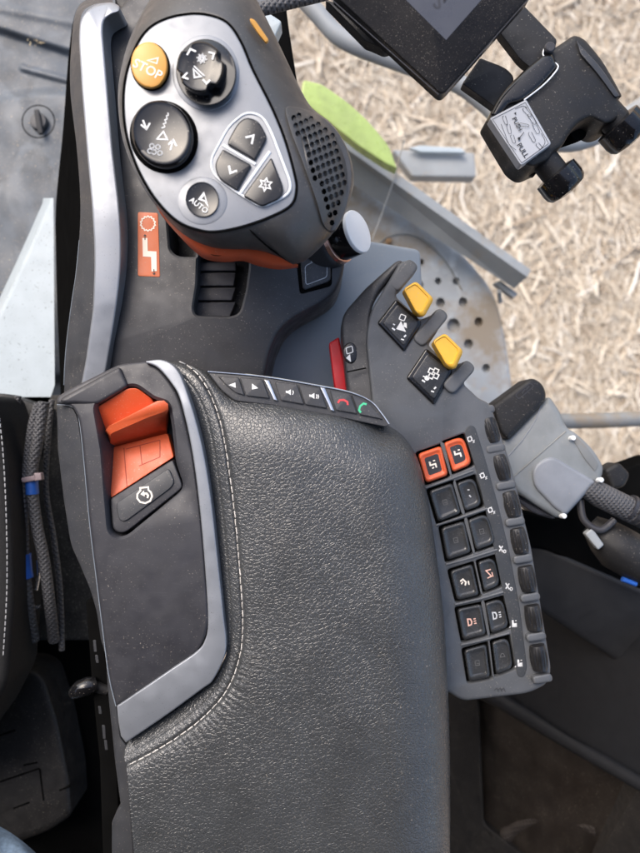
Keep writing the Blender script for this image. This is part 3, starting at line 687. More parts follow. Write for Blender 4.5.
# triangular cluster
tri = rp([(246, 112, 8), (262, 115.5, 9), (271, 131, 10), (291.5, 185, 9), (288, 195, 9), (262, 207.5, 7), (238, 193, 6), (213.5, 175, 9), (210.5, 160, 8), (229, 126, 8)], 7)
b = B(); b.solid(tri, ZP + 1.0, 4, .9); obj('cluster_frame', b, M['silver'], joy)
b = B(); b.tube([P(x, y, ZP + 1.2) for x, y in tri + tri[:1]], 1.1, 8, False); obj('cluster_edge', b, M['cap'], joy)  # raised frame edge, its highlight put into the pale colour
for q in ([(223, 145.5), (255.5, 164.5)], [(270, 152), (239.5, 195)]):
    b = B(); b.tube([P(x, y, ZP + 1.2) for x, y in q], 1.5, 8); obj('cluster_edge', b, M['cap'], joy)
b = B(); b.decal(off(tri, 2.2), ZP + 1.3); obj('cluster_bed', b, M['face'], joy)
for poly, nm in (([(238, 122, 5), (246, 116, 5), (258.5, 119.5, 7), (267.5, 136, 5), (255, 159.5, 2), (227.5, 143.5, 2), (229, 138)], 'up'),
                 ([(223, 148, 2), (251.5, 164, 2), (237, 190, 2), (218, 178, 8), (214.5, 163, 6)], 'down'),
                 ([(271.5, 156, 3), (284, 187, 8), (281.5, 197, 6), (262, 206, 4), (243, 195.5, 3)], 'star')):
    b = B(); b.solid(rp([(p[0], p[1] + (1 if nm != 'x' else 0), *p[2:]) for p in poly], 3), ZP + 4.5, 4, 1.6, steps=4); kb = obj('face_button', b, M['gloss'], joy)
    b = B(); zd = ZP + 4.8
    if nm == 'up': b.stroke([(245.5, 137.5), (253.5, 135.5), (251.8, 144)], 2.0, zd)
    if nm == 'down': b.stroke([(229, 165.5), (230.5, 173), (237, 170.5)], 2.0, zd)
    if nm == 'star':
        s_ = []
        for k in range(12): r = 6.6 if k % 2 == 0 else 3.4; s_.append((265.5 + r * math.cos(k * math.pi / 6 - .35), 184.5 + r * math.sin(k * math.pi / 6 - .35)))
        b.stroke(s_, 1.2, zd, True); b.stroke([(266.2, 181.5), (264.4, 185), (266.6, 184.6), (264.8, 188)], .7, zd)
    obj('button_symbol', b, M['white'], kb)

# ================================================================== KEYPAD PANEL right of the pad
kp = thing('control_panel', P(450, 520, -160), 'grey panel of rubber keys, yellow paddles and thumb rollers right of the leather pad', 'control panel')
zk = plane((400, 300, -66), (440, 690, -78), (530, 560, -80))
kout = rp([(400, 262, 5), (409, 260.5, 4), (414, 268, 5), (404, 283, 6), (397, 291, 2), (396, 297, 2), (420, 320, 3), (441, 311, 6), (444, 317, 5), (436, 334, 5), (428, 345, 3), (448, 366, 2), (466, 362, 5), (471, 368, 5), (463, 384, 4), (478, 398, 3), (490, 404, 5), (511, 466), (531, 548), (546, 640), (551, 670, 8), (547, 684, 8), (528, 693, 8), (462, 701, 8), (446, 690, 8), (400, 690), (380, 500), (372, 400), (366, 340, 10), (370, 312, 10)], 6)
keys = [[(418, 454), (441, 446), (448, 475), (426, 483)], [(444, 443), (463, 436), (472, 464), (453, 472)],
        [(429, 491), (452, 483), (461, 513), (438, 522)], [(457, 483), (474, 477), (482, 505), (465, 511)],
        [(441, 528), (464, 521), (471, 552), (447, 560)], [(468, 520), (487, 513), (496, 543), (476, 550)],
        [(450, 571), (472, 564), (479, 595), (457, 600)], [(478, 562), (494, 557), (500, 585), (484, 591)],
        [(457, 609), (481, 604), (486, 634), (463, 640)], [(485, 603), (502, 598), (509, 627), (491, 633)],
        [(464, 650), (486, 644), (490, 677), (469, 681)], [(492, 642), (508, 637), (513, 668), (496, 674)]]
wells = [rp(off(k, -2.6), 3, 3) for k in keys]
pad_wells = [rp([(377, 322), (396, 298), (421, 320), (403, 351)], 3, 3), rp([(406, 378), (427, 347), (452, 370), (434, 404)], 3, 3)]
b = B(); b.solid(kout, zk, 40, 3.2, wells, hdepth=9, hbev=1.2, steps=4); obj('panel_body', b, M['keypad'], kp)
b = B(); b.decal(rp([(412, 446), (470, 426), (520, 670), (464, 688)], 4), add(zk, -8.5)); obj('well_floor', b, M['tar'], kp)
# darker lower side on the left
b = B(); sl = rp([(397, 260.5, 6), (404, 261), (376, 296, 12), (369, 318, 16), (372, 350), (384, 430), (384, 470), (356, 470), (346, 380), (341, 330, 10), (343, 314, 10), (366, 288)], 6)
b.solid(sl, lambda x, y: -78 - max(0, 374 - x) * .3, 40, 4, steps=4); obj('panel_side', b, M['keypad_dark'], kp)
b = B(); b.solid(ell(350.5, 353, 7.4, 10.6, -4, 30), -83, 8, 1.5); rb = obj('side_button', b, M['gloss'], kp)
b = B(); b.stroke(rp([(346, 348), (352, 346), (353, 352), (347, 354)], 1), .9, -82.6, True); b.decal([(346, 358), (350, 354), (351, 362)], -82.6); obj('button_symbol', b, M['white'], rb)
b = B(); b.tube([P(x, y, -72.4) for x, y in ((347, 372), (366, 368))], .8, 6); obj('side_seam', b, M['tar'], kp)
# finger guards between the paddles
for q0, q1 in (((411, 266), (394, 286)), ((441, 315), (419, 341)), ((468, 367), (449, 388))):
    dx, dy = q1[0] - q0[0], q1[1] - q0[1]; l_ = math.hypot(dx, dy); an = math.degrees(math.atan2(dy, dx)); mx, my = (q0[0] + q1[0]) / 2, (q0[1] + q1[1]) / 2
    b = B(); b.solid(rp(xf([(-l_ / 2 - 5, -7), (l_ / 2 + 3, -7.5), (l_ / 2 + 3, 7.5), (-l_ / 2 - 5, 7)], mx, my, 1, an), 6.5), -65, 22, 2.6, steps=6); obj('finger_guard', b, M['keypad'], kp, angle=60)
# paddles
for poly, tab, sy in (([(377, 323, 3), (396, 299, 3), (421, 321, 3), (421, 325, 2), (404, 352, 3)], [(403, 289, 4), (416, 281, 4), (434, 299, 4), (424, 317.5, 4), (417, 315, 4)], 0),
                      ([(406, 378, 3), (426, 348, 3), (452, 369, 3), (452, 373, 2), (434, 405.5, 3)], [(432, 341, 4), (445, 333, 4), (463.5, 351, 4), (455, 370, 4), (447, 367, 4)], 1)):
    b = B(); b.solid(rp(poly, 3), add(zk, 3.5), 14, 2.2); pdl = obj('paddle', b, M['gloss'], kp)
    b = B(); cx, cy = sum(p[0] for p in poly) / len(poly), sum(p[1] for p in poly) / len(poly)
    inn_ = rp([(cx + (p[0] - cx) * .8, cy + (p[1] - cy) * .8) for p in poly], 3); b.solid(inn_, add(zk, 5), 3, 1.2); obj('paddle_face', b, M['key'], pdl)
    b = B(); tp = rp(tab, 4); ct = (sum(p[0] for p in tab) / 5, sum(p[1] for p in tab) / 5)
    b.loft([PW([(x - 1.6, y - 1.6) for x, y in sc_(tp, ct, .74)], -42.5), PW([(x - 1.5, y - 1.5) for x, y in sc_(tp, ct, .80)], -41), PW([(x - 1, y - 1) for x, y in sc_(tp, ct, .88)], -41.3), PW([(x - .2, y - .2) for x, y in sc_(tp, ct, .98)], -44), PW(tp, -47), PW(tp, -56), PW([(x - 3, y + 2) for x, y in sc_(tp, ct, .93)], -70)])
    obj('yellow_tab', b, M['yellow'], pdl, angle=50)
    b = B(); zz = add(zk, 5.3)
    if sy == 0:
        ox, oy = 402, 326
        b.stroke(rp([(ox - 1, oy - 12), (ox + 4, oy - 10), (ox + 2, oy - 5), (ox - 3, oy - 7)], 1), 1, zz, True)
        b.decal(xf([(-5, 3), (0, -5), (5, 6)], ox - 1, oy, 1, 0), zz); b.decal(xf([(-1, -1), (1, -1), (2, 3), (-1, 2)], ox + 3, oy - 2, 1.3, 10), zz)
    else:
        ox, oy = 432, 378
        for (px_, py_) in ((0, 0), (5, 0), (0, 5), (5, 5)): b.stroke(xf([(-2.2, -2.2), (2.2, -2.2), (2.2, 2.2), (-2.2, 2.2)], ox + px_ - 1, oy + py_ - 7, 1, 25), 1.2, zz, True)
        b.decal(ell(ox - 5, oy, 2.6, 2.6, 0, 12), zz)
    b.stroke([(ox - 10, oy + 2), (ox - 7, oy + 4)], 1.6, zz); b.stroke([(ox - 9, oy - 2), (ox - 7, oy - 1)], 1.2, zz); b.stroke([(ox + 2, oy + 11), (ox + 4, oy + 9)], 1.6, zz); b.stroke([(ox - 1, oy + 13), (ox + 2, oy + 14)], 1.2, zz)
    obj('paddle_symbol', b, M['white'], pdl)
# keys
for k, poly in enumerate(keys):
    c_ = (sum(p[0] for p in poly) / 4, sum(p[1] for p in poly) / 4); left = k % 2 == 0
    rad = [4, 4, 4, 4] if left else [3, 9, 7, 3]
    o_ = rp([(*poly[i], rad[i]) for i in range(4)], 4, 6); m1 = M['orange'] if k < 2 else M['key']
    zt = 3.6; b = B()
    b.loft([PW(sc_(o_, c_, .62), add(zk, zt - 2.2)), PW(sc_(o_, c_, .72), add(zk, zt - 1.7)), PW(sc_(o_, c_, .80), add(zk, zt)), PW(sc_(o_, c_, .88), add(zk, zt + .2)), PW(sc_(o_, c_, .95), add(zk, zt - .6)), PW(sc_(o_, c_, 1.0), add(zk, zt - 2.4)), PW(sc_(o_, c_, 1.03), add(zk, -8))])
    ko = obj('key', b, m1, kp, angle=50)
    zz = add(zk, zt - 1.9); rot = -16 + (k // 2) * 1.6; L_ = lambda pts, sc=1: xf(pts, c_[0], c_[1], sc, rot)
    if k < 2:
        b = B(); b.decal(sc_(o_, c_, .60), add(zk, zt - 2.05)); obj('key_inlay', b, M['shell'], ko)
    b = B(); zz = add(zk, zt - 1.85)
    if k < 2:
        b.stroke(L_([(-4, -5), (-4, 0), (3, 0), (3, 5)], .75), 1.6, zz); b.stroke(L_([(1, -5), (4, -5)], .7), 1.2, zz); b.stroke(L_([(-5.5, -3.5), (-2.5, -3.5)], .7), 1., zz); mt = M['cream']
        if k == 0: b.stroke(L_([(-3, 5), (0, 4)], .7), 1.4, zz)
    elif k in (2, 4, 5, 10):
        b.stroke(L_([(-2.5, -3), (2.5, -3), (2.5, 3), (-2.5, 3)], .8), .6, zz, True); b.stroke(L_([(-1, 0), (1.6, 1)], .9), .6, zz); mt = mat('worn key print', (.10, .10, .10), .6, bump=0)
    elif k == 3:
        b.stroke(L_([(-1, -4.5), (1, -4)]), 1.2, zz); b.stroke(L_([(-.5, 1), (.5, 3.5)]), 1.2, zz); mt = M['grey_print']
    elif k == 6:
        b.stroke(L_([(-4, -2), (-1, -3.5), (1.5, 0), (0, 3)]), 1.5, zz); b.stroke(L_([(-3.5, 1), (-1.5, -1)]), 1.2, zz); b.stroke(L_([(4, -1), (4, 3)]), 1.3, zz); mt = M['cream']
    elif k == 7:
        b.stroke(L_([(2.5, -4), (-2.5, -3.5), (2, 3), (-2.5, 4)]), 1.1, zz); b.stroke(L_([(3, -1), (3.4, 3.5)]), .9, zz); mt = M['pinkprint']
    elif k in (8, 9):
        b.stroke(L_([(-4, -3.5), (-1, -3), (0, 0), (-1, 3), (-4, 3.5)], .95), 1.3, zz, True)
        for j in (-2.4, 0, 2.4): b.stroke(L_([(2.2, j), (4.6, j - .3)], .95), 1.1, zz)
        mt = M['pinkprint'] if k == 8 else M['grey_print']
    else:
        b.stroke(L_([(-3, 2), (3, 2), (1.5, -2), (-1, -2)], .8), .6, zz, True); mt = mat('worn key print', (.10, .10, .10), .6, bump=0)
    obj('key_symbol', b, mt, ko)
# ridges between key rows
for q in ([(424, 488.5), (452, 478.5), (473, 470.5)], [(436, 525.5), (463, 516.5), (487, 508.5)], [(446, 564.5), (472, 557.5), (497, 549.5)], [(455, 604.5), (481, 598.5), (503, 592)], [(461, 645), (487, 639), (509, 633)]):
    b = B(); b.tube([P(x, y, zk(x, y) - .1) for x, y in q], 1.5, 10); obj('key_ridge', b, M['keypad'], kp)
# label strip and its white symbols
stp = rp([(464, 431, 4), (470, 424.5, 3), (475, 427, 3), (484, 455), (498, 505), (510, 555), (520, 610), (527, 668, 3), (523.5, 678, 4), (517, 676, 4), (511, 630), (500, 578), (489, 525), (476, 470)], 4)
b = B(); b.solid(stp, add(zk, .8), 2, .6); ls = obj('label_strip', b, M['strip'], kp)
for k, (x, y) in enumerate(((471.5, 439), (484, 475.5), (492, 510), (503, 549), (509.5, 586.5), (515.5, 624), (521, 663.5))):
    b = B(); zz = add(zk, 1.1)
    x -= 1.2
    if k < 3:
        b.stroke(ell(x - .6, y, 2.0, 2.3, 0, 14), 1.1, zz, True)
        for j in range(4): a_ = j * math.pi / 2 + .4; b.stroke([(x - .6 + 2.2 * math.cos(a_), y + 2.5 * math.sin(a_)), (x - .6 + 3.2 * math.cos(a_), y + 3.5 * math.sin(a_))], .8, zz)
        b.stroke([(x + 2.6, y + 1.6), (x + 4.2, y + 3.4)], .9, zz); b.stroke([(x + 4.0, y + .8), (x + 2.8, y + 4)], .7, zz)
    elif k in (3, 4):
        b.stroke([(x - 2.6, y - 3.4), (x + .8, y + 2.6)], 1.3, zz); b.stroke([(x - 2.6, y + 2.2), (x + .8, y - 3)], 1.3, zz); b.stroke(ell(x + 2.8, y + 2.4, 1.2, 1.5, 0, 10), .8, zz, True)
    else:
        b.decal([(x - 2.6, y - 4), (x - .8, y - 4), (x - .4, y - .6), (x + 2.4, y - 1), (x + 2.6, y + 3), (x - 2.2, y + 3.2)], zz); b.stroke([(x - 4.8, y + 3.8), (x - 3.8, y + 2.4)], .9, zz); b.stroke([(x + .8, y - 3.2), (x + 2.2, y - 3.4)], .8, zz)
    obj('strip_symbol', b, M['print2'], ls)
# thumb rollers and the grey lobes between them
RO = [(490, 430), (500.5, 467), (510.5, 503.5), (518.5, 540), (526.5, 578), (533, 617), (538.5, 657)]
for k, (x, y) in enumerate(RO):
    nx, ny = RO[min(k + 1, 6)]; px_, py_ = RO[max(k - 1, 0)]; dv = Vector((nx - px_, ny - py_)).normalized()
    a = P(x - dv.x * 13, y - dv.y * 13, -81); c = P(x + dv.x * 13, y + dv.y * 13, -81); axv = (c - a).normalized(); Lr = (c - a).length / K
    b = B()
    prof = [(5, 0)] + [(7.6 + 2.2 * math.sin(math.pi * t) ** .6, Lr * t) for t in np.linspace(0.02, .98, 11)] + [(5, Lr)]
    b.lathe(a, axv, prof, 96, lambda r, h, th: r - (.8 if (th * 14 / (2 * math.pi)) % 1 < .35 else 0) * (1 if .2 < h / Lr < .8 else 0)); obj('thumb_roller', b, M['roller'], kp, angle=40)
for k in range(8):
    if k == 0: x, y = 484.5, 410
    elif k == 7: x, y = 542, 679
    else: x, y = (RO[k - 1][0] + RO[k][0]) / 2, (RO[k - 1][1] + RO[k][1]) / 2
    b = B(); b.solid(rp(xf([(-9.5, -4.2), (10, -4.2), (10.5, 4.2), (-9.5, 4.2)], x, y, 1, -10), 4), lambda xx, yy: -73.5 - .012 * max(0, xx - x + 2) ** 2, 22, 2.6, steps=5); obj('roller_lobe', b, M['keypad'], kp, angle=60)
b = B(); zz = add(zk, .4)
for k in range(3): b.stroke([(494 + k * 3.4, 690.5), (497 + k * 3.4, 688), (498.5 + k * 3.4, 692)], .8, zz)
obj('engraved_mark', b, M['keypad_dark'], kp)
# red guard seen behind
b = B(); b.solid(rp([(329, 343, 2), (339, 337, 2), (346, 372), (348, 410), (338, 410), (333, 375)], 2), -120, 30, 2); tag(obj('red_guard', b, M['red']), 'small red plastic guard tucked behind the left side of the grey key panel', 'guard')
# ================================================================== DISPLAY AND ITS CLAMP
dis = thing('display_monitor', P(440, 20, 60), 'black tablet display with a dim grey screen, its corner at the top edge', 'monitor')
zd_ = plane((337, 0, 96), (442, 95, 80), (528, 0, 84))
mon = rp([(442, 96.5, 7), (332, -6), (420, -110), (532, -5)], 4, 8)
b = B(); b.solid(mon, zd_, 14, 2.5, steps=4); obj('bezel', b, M['bezel'], dis)
b = B(); b.stroke([(330, -2), (438.5, 94.5)], .8, add(zd_, .1)); b.stroke([(445, 94), (530, -3)], .8, add(zd_, .1)); obj('bezel_edge', b, M['shell'], dis)
b = B(); b.decal([(446, 40), (392, -14), (470, -90), (520, -44)], add(zd_, .35)); sc = obj('screen', b, M['screen'], dis)
b = B(); b.text("S", 440, 2, 19, -138, add(zd_, .6)); b.text("'", 449, -4, 19, -138, add(zd_, .6)); obj('screen_lettering', b, mat('screen letters', (.03, .03, .035), .4, bump=0), sc)
b = B(); b.solid(rp([(325, 0), (333, 2), (392, 48, 3), (385, 50, 3), (374, 45, 3), (366, 42)], 2), 58, 14, 2); obj('rear_housing', b, M['black'], dis)

cl = thing('mounting_clamp', P(560, 120, -80), 'black plastic clamp with a PUSH PULL sticker and two round knobs, top right', 'clamp')
ar1 = rp([(497, 30, 2), (524, 6, 2), (557, 40, 3), (553, 55), (535, 72, 2), (520, 60, 4)], 3)
ar2 = rp([(462, 84, 2), (480, 58, 2), (506, 68, 8), (515, 78, 6), (500, 112, 3), (490, 104)], 3)
for pl, z in ((ar1, 30), (ar2, 20)):
    b = B(); b.solid(pl, z, 12, 2); obj('bracket_arm', b, M['black'], cl)
body = rp([(490, 113, 3), (502, 93, 10), (524, 71, 10), (545, 52, 8), (552, 50, 4), (574, 35, 4), (584, 39, 4), (602, 60, 14), (620, 92, 8), (622, 97, 4), (617, 98), (622, 118, 10), (606, 125, 8), (597, 121, 3), (590, 117, 4), (578, 123, 8), (568, 135, 10), (562, 147, 6), (554, 151, 4), (548, 160, 4), (530, 168, 6), (518, 160), (500, 130)], 5)
zb_ = lambda x, y: 34 - .05 * abs((x - 545) + (y - 110)) - .10 * max(0, (x - 575))
b = B(); b.solid(body, zb_, 46, 5, steps=5); cb = obj('clamp_body', b, M['black'], cl)
# rounded lip toward the arms
lip = rp([(489, 115, 4), (500, 94, 12), (524, 70, 12), (546, 52, 8), (553, 54, 5), (558, 66, 3), (541, 86, 10), (522, 101, 6), (509, 104, 3), (497, 119, 3)], 5)
b = B(); b.solid(lip, add(zb_, 6), 20, 5, steps=5); obj('clamp_lip', b, M['gloss'], cl)
b = B(); b.tube([P(x, y, zb_(x, y) + 3.6) for x, y in osp([(544, 49), (543, 55), (549, 60), (558, 66), (552, 76), (541, 87), (524, 100)], 6)], .7, 8); obj('lip_edge', b, M['cap'], cl)
b = B(); b.lathe(P(550, 47, 38), Vector((0, 0, 1)), [(4, 1), (5, 0), (5, -8)], 24); obj('hinge_pin', b, M['shell'], cl)
b = B(); b.solid(rp([(576, 40, 2), (581, 46), (600, 66, 12), (620, 96, 3), (615, 98, 3), (596, 72, 12), (580, 54)], 3), add(zb_, 2), 14, 1.5); obj('side_rib', b, M['sill'], cl)
# push / pull sticker
b = B(); stq = rp([(489.5, 118.5, 2), (526, 99.5, 2), (551.5, 144, 3), (521, 166, 3)], 2); b.solid(stq, add(zb_, 7), 12, 1.2); pl_ = obj('push_pull_sticker', b, M['sticker'], cl)
zz = add(zb_, 7.3); b = B()
b.text('PUSH', 517, 124, 6.2, 62, zz); b.text('PULL', 522.5, 150.5, 7.4, 58, zz)
b.decal(ell(519, 138.5, 1.5, 1.5, 0, 10), zz); b.stroke([(519, 138.5), (524, 132)], .7, zz)
b.decal([(514, 113), (516, 112), (516, 115)], zz)
obj('sticker_lettering', b, M['ink'], pl_)
b = B(); b.stroke(off(stq, 2.2), .45, zz, True); zz2 = add(zb_, 7.35)
for (x, y, l_, w_, an) in ((527, 112, 11, 4, 50), (532, 119, 12, 4, 58), (536, 128, 12, 4.4, 66), (532, 137, 11, 4, 62), (539, 146, 7, 4, 50), (505, 120, 9, 3.6, 70), (509, 129, 10, 3.6, 76), (513, 139, 9, 3.6, 70), (524, 125, 10, 3, 10)):
    fg = rp(xf([(-l_ / 2, -w_ / 2), (l_ / 2, -w_ / 2 * .8), (l_ / 2, w_ / 2 * .8), (-l_ / 2, w_ / 2)], x, y, 1, an), 2.2, 4)
    b.stroke(fg[2:], .45, zz2)
for q in ([(515, 109), (523, 106), (527, 108)], [(501, 124), (505, 134), (509, 144), (516, 150)], [(541, 133), (545, 142), (540, 150)]): b.stroke(osp(q, 5), .45, zz2)
obj('sticker_drawing', b, M['ink'], pl_)
# clamp screws with octagonal knobs
def knob(x0, y0, x1, y1, r, z):
    a = P(x0, y0, z); c = P(x1, y1, z - 6); axv = (c - a).normalized(); L_ = (c - a).length / K; b = B()
    b.lathe(a, axv, [(r * .62, 0), (r * .62, L_ * .45)], 32); stem = obj('knob_stem', b, M['black'], cl)
    b = B(); b.lathe(a + axv * L_ * .45 * K, axv, [(r * .7, 0), (r, 1.5), (r * 1.02, L_ * .28), (r * .98, L_ * .40), (r * .85, L_ * .47), (r * .45, L_ * .52)], 64, lambda rr, h, th: rr * (1 - .07 * (abs(math.sin(th * 3)) ** 6)) if 1 < h < L_ * .45 else rr); obj('clamp_knob', b, M['gloss'], cl, angle=35)
knob(601, 106, 634, 142, 22, 14); knob(541, 156, 570, 193, 21, 14)
b = B(); b.lathe(P(578, 131, 0), Vector((.3, -.2, 1)), [(7, 2), (9.5, 1), (10, -6), (10, -30)], 28); obj('pivot_stud', b, M['tar'], cl)
# short black connector behind
b = B(); b.tube([P(520, 166, 0), P(534, 172, -4)], 6, 14); obj('lower_tab', b, M['black'], cl)

# ================================================================== GREY BOX AND CABLE PLUG
gb = thing('grey_box', P(550, 450, -330), 'pale grey plastic box with a black rubber rim and brass screws, right of the rollers', 'box')
ZB = -170
rim = rp([(491, 406, 4), (531, 377, 6), (543, 384, 8), (547, 399, 8), (508, 441, 4), (500, 434)], 5)
b = B(); b.solid(rim, ZB + 14, 40, 5, steps=4); rr_ = obj('rubber_rim', b, M['black'], gb)
b = B(); b.stroke(rp([(515, 395), (530, 383), (534, 386), (519, 399)], 2), .9, ZB + 14.6, True); b.stroke([(522, 393), (525, 389)], 1.2, ZB + 14.6); b.stroke([(526, 390), (529, 386)], 1.2, ZB + 14.6); obj('rim_marking', b, M['shell'], rr_)
hs = rp([(499, 440, 8), (509, 434), (549, 396, 4), (560, 412, 6), (566, 428, 8), (574, 432, 6), (592, 448, 10), (603, 466, 6), (602, 476, 5), (597, 482), (565, 516, 4), (556, 518, 4), (540, 508), (516, 492), (500, 470)], 5)
zhs = lambda x, y: ZB + 6 + .10 * ((x - 540) - (y - 450)) * .3 - .0022 * ((x - 548) * .6 + (y - 455) * .8) ** 2
b = B(); b.solid(hs, zhs, 90, 6, steps=5); obj('box_housing', b, M['box'], gb)
b = B(); b.tube([P(x, y, zhs(x, y) + .2) for x, y in osp([(543, 399), (535, 420), (522, 440), (507, 457)], 8)], .8, 8); obj('mould_line', b, M['box_blue'], gb)
b = B(); b.tube([P(x, y, zhs(x, y) - .2) for x, y in ((512, 478), (566, 431))], .9, 6); obj('lid_seam', b, M['steel_dark'], gb)
cvr = rp([(531, 470, 10), (540, 460, 8), (552, 456, 8), (563, 462), (596, 482, 4), (566, 515, 5), (556, 510), (534, 487, 6)], 6)
b = B(); b.solid(cvr, add(zhs, 4.5), 30, 4, steps=5); obj('box_cover', b, M['box_blue'], gb)
b = B(); b.solid(rp([(569, 434, 2), (576, 436), (590, 450, 8), (599, 465, 4), (595, 472, 2), (584, 458)], 3), add(zhs, 1.0), 6, .6); obj('side_window', b, M['steel_dark'], gb)
for x, y in ((573, 438), (601, 480), (564, 516)):
    b = B(); b.lathe(P(x, y, zhs(x, y) + 6), Vector((.1, .1, 1)), [(1.5, 2), (3, 1.2), (3.2, 0), (3.2, -8)], 16); obj('screw', b, M['cap'], gb)
b = B(); b.solid(rp([(516, 494), (556, 518), (552, 519, 3), (532, 513, 8), (518, 502, 5)], 3), ZB - 10, 40, 2); obj('box_foot', b, M['shell'], gb)

pg = thing('cable_plug', P(610, 520, -330), 'black cable plug and lead below the grey box at the right edge', 'plug')
b = B(); b.tube([P(x, y, z) for x, y, z in ((586, 486, -178), (600, 495, -178), (630, 510, -182), (645, 518, -186))], [14, 16, 16, 15], 24); obj('plug_sleeve', b, M['cable'], pg)
b = B(); b.tube([P(x, y, z) for x, y, z in osp([(580, 500, -186), (584, 520, -182), (600, 530, -178), (614, 520, -180)], 8)], 4.5, 14); obj('plug_loop', b, M['shell'], pg)
b = B(); b.tube([P(x, y, z) for x, y, z in ((590, 524, -214), (604, 536, -206), (616, 547, -202), (650, 566, -206))], [14, 25, 30, 30], 28); obj('plug_boot', b, M['black'], pg)
for k in range(3):
    b = B(); b.tube([P(628 + k * 6, 507 + k * 3, -181), P(631 + k * 6, 508.5 + k * 3, -181)], 17.4, 24); obj('sleeve_rib', b, M['shell'], pg)
b = B(); b.solid(rp([(585, 534, 2), (592, 528, 2), (604, 545, 2), (598, 550, 2)], 2), -176, 10, 1.5); obj('pale_clip', b, M['steel'], pg)
b = B(); b.tube([P(622, 579, -196), P(636, 584, -196)], 3.4, 10); obj('blue_tape', b, M['tape'], pg)
b = B(); b.lathe(P(632, 567, -180), Vector((.2, -.3, 1)), [(2, 2), (3, 1), (3, -6)], 14); obj('small_screw', b, M['cap'], pg)
b = B(); b.solid(rp([(604, 470, 4), (618, 462, 4), (630, 474, 5), (624, 487, 5), (612, 490, 4)], 4), -200, 30, 4); tag(obj('black_bracket', b, M['black']), 'small black bracket block between the grey box and the right edge', 'bracket')

# ================================================================== CAB SIDE, SILL, LOWER WINDOW
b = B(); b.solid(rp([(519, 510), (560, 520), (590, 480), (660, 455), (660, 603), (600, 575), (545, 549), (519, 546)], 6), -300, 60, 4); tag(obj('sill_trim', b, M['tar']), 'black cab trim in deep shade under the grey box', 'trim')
b = B(); b.solid(rp([(520, 540, 10), (540, 545, 14), (660, 598), (660, 690), (600, 650, 20), (524, 600, 14)], 10), lambda x, y: -250 - max(0, y - 596) * .9 - (660 - x) * .5, 30, 6, steps=5); tag(obj('sill_ledge', b, M['ledge']), 'dark grey sloping ledge under the black plug at the right', 'ledge')
ds = rp([(470, 575), (528, 574, 14), (660, 615), (660, 792), (640, 780), (500, 696), (470, 690)], 8)
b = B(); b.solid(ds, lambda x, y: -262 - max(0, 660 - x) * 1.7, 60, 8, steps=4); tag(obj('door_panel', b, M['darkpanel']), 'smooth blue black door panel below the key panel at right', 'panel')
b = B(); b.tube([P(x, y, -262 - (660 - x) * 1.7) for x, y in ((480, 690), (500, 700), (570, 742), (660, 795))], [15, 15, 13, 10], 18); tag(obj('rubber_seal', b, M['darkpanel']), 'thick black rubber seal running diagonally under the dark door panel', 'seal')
lw = thing('lower_window', P(550, 780, -420), 'dim brownish lower window in a black frame at the bottom right', 'window')
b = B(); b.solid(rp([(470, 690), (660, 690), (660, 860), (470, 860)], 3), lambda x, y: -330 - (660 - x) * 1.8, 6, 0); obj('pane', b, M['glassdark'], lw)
b = B(); b.solid(rp([(438, 690), (476, 690), (479, 705, 4), (484, 824, 6), (530, 860), (560, 880), (438, 880)], 3), lambda x, y: -300 - (660 - x) * 1.8, 46, 3); obj('frame', b, M['black'], lw)
b = B(); b.solid(rp([(588, 870), (645, 775), (670, 780), (670, 870)], 3), lambda x, y: -300 - (660 - x) * 1.8, 46, 3); obj('frame', b, M['black'], lw)
b = B(); pth = [P(x, y, -322 - (660 - x) * 1.8) for x, y in osp([(505, 838), (520, 826), (545, 818), (580, 822), (600, 830)], 6)]; b.tube(pth, [12, 15, 16, 15, 13] + [13] * (len(pth) - 5), 16); tag(obj('ribbed_hose', b, braid('dim hose', (.03, .025, .023), 1100)), 'ribbed brown hose dimly seen in the lower window', 'hose')

# ================================================================== SEAT SIDE, HOSES (lower left)
st_ = thing('operator_seat', P(5, 560, -300), 'edge of a black cloth seat with grey stitching at the left edge', 'seat')
b = B(); b.solid(rp([(-560, 380), (-5, 395), (4, 420, 10), (11, 470), (15, 540), (16, 600), (10, 680), (-10, 720), (-60, 790), (-560, 790)], 8), -150, 90, 14, steps=5); obj('seat_bolster', b, M['seatcloth'], st_)
b = B(); stl = np.array(osp([(-3, 400), (3, 450), (6.5, 520), (7, 590), (3, 660)], 10)); d = np.r_[0, np.cumsum(np.hypot(*np.diff(stl, axis=0).T))]; t = 0
while t < d[-1] - 5:
    q = [(np.interp(t + e, d, stl[:, 0]), np.interp(t + e, d, stl[:, 1])) for e in (0, 3.6)]
    b.capsule(P(*q[0], -151), P(*q[1], -151), .6); t += 6
obj('seat_stitching', b, M['grey_print'], st_)
b = B(); b.solid(rp([(-20, 395), (110, 395), (110, 640), (-20, 640)], 4), -330, 20, 2); tag(obj('speckled_carpet', b, M['carpet']), 'black speckled carpet panel between the hoses and the armrest side', 'carpet')
b = B(); b.solid(rp([(-40, 600), (170, 600), (170, 900), (-40, 900)], 4), -380, 20, 2); tag(obj('footwell', b, M['tar']), kind='structure')
hz = [[(40, 404, -190), (33, 430, -195), (28, 470, -200), (23, 500, -200), (24, 560, -200), (28, 600, -205), (34, 640, -230)],
      [(44, 402, -190), (38, 440, -192), (32, 475, -196), (36, 520, -198), (44, 560, -200), (50, 605, -210), (54, 640, -240)],
      [(30, 478, -206), (25, 510, -208), (27, 545, -212), (22, 590, -214), (26, 640, -240)]]
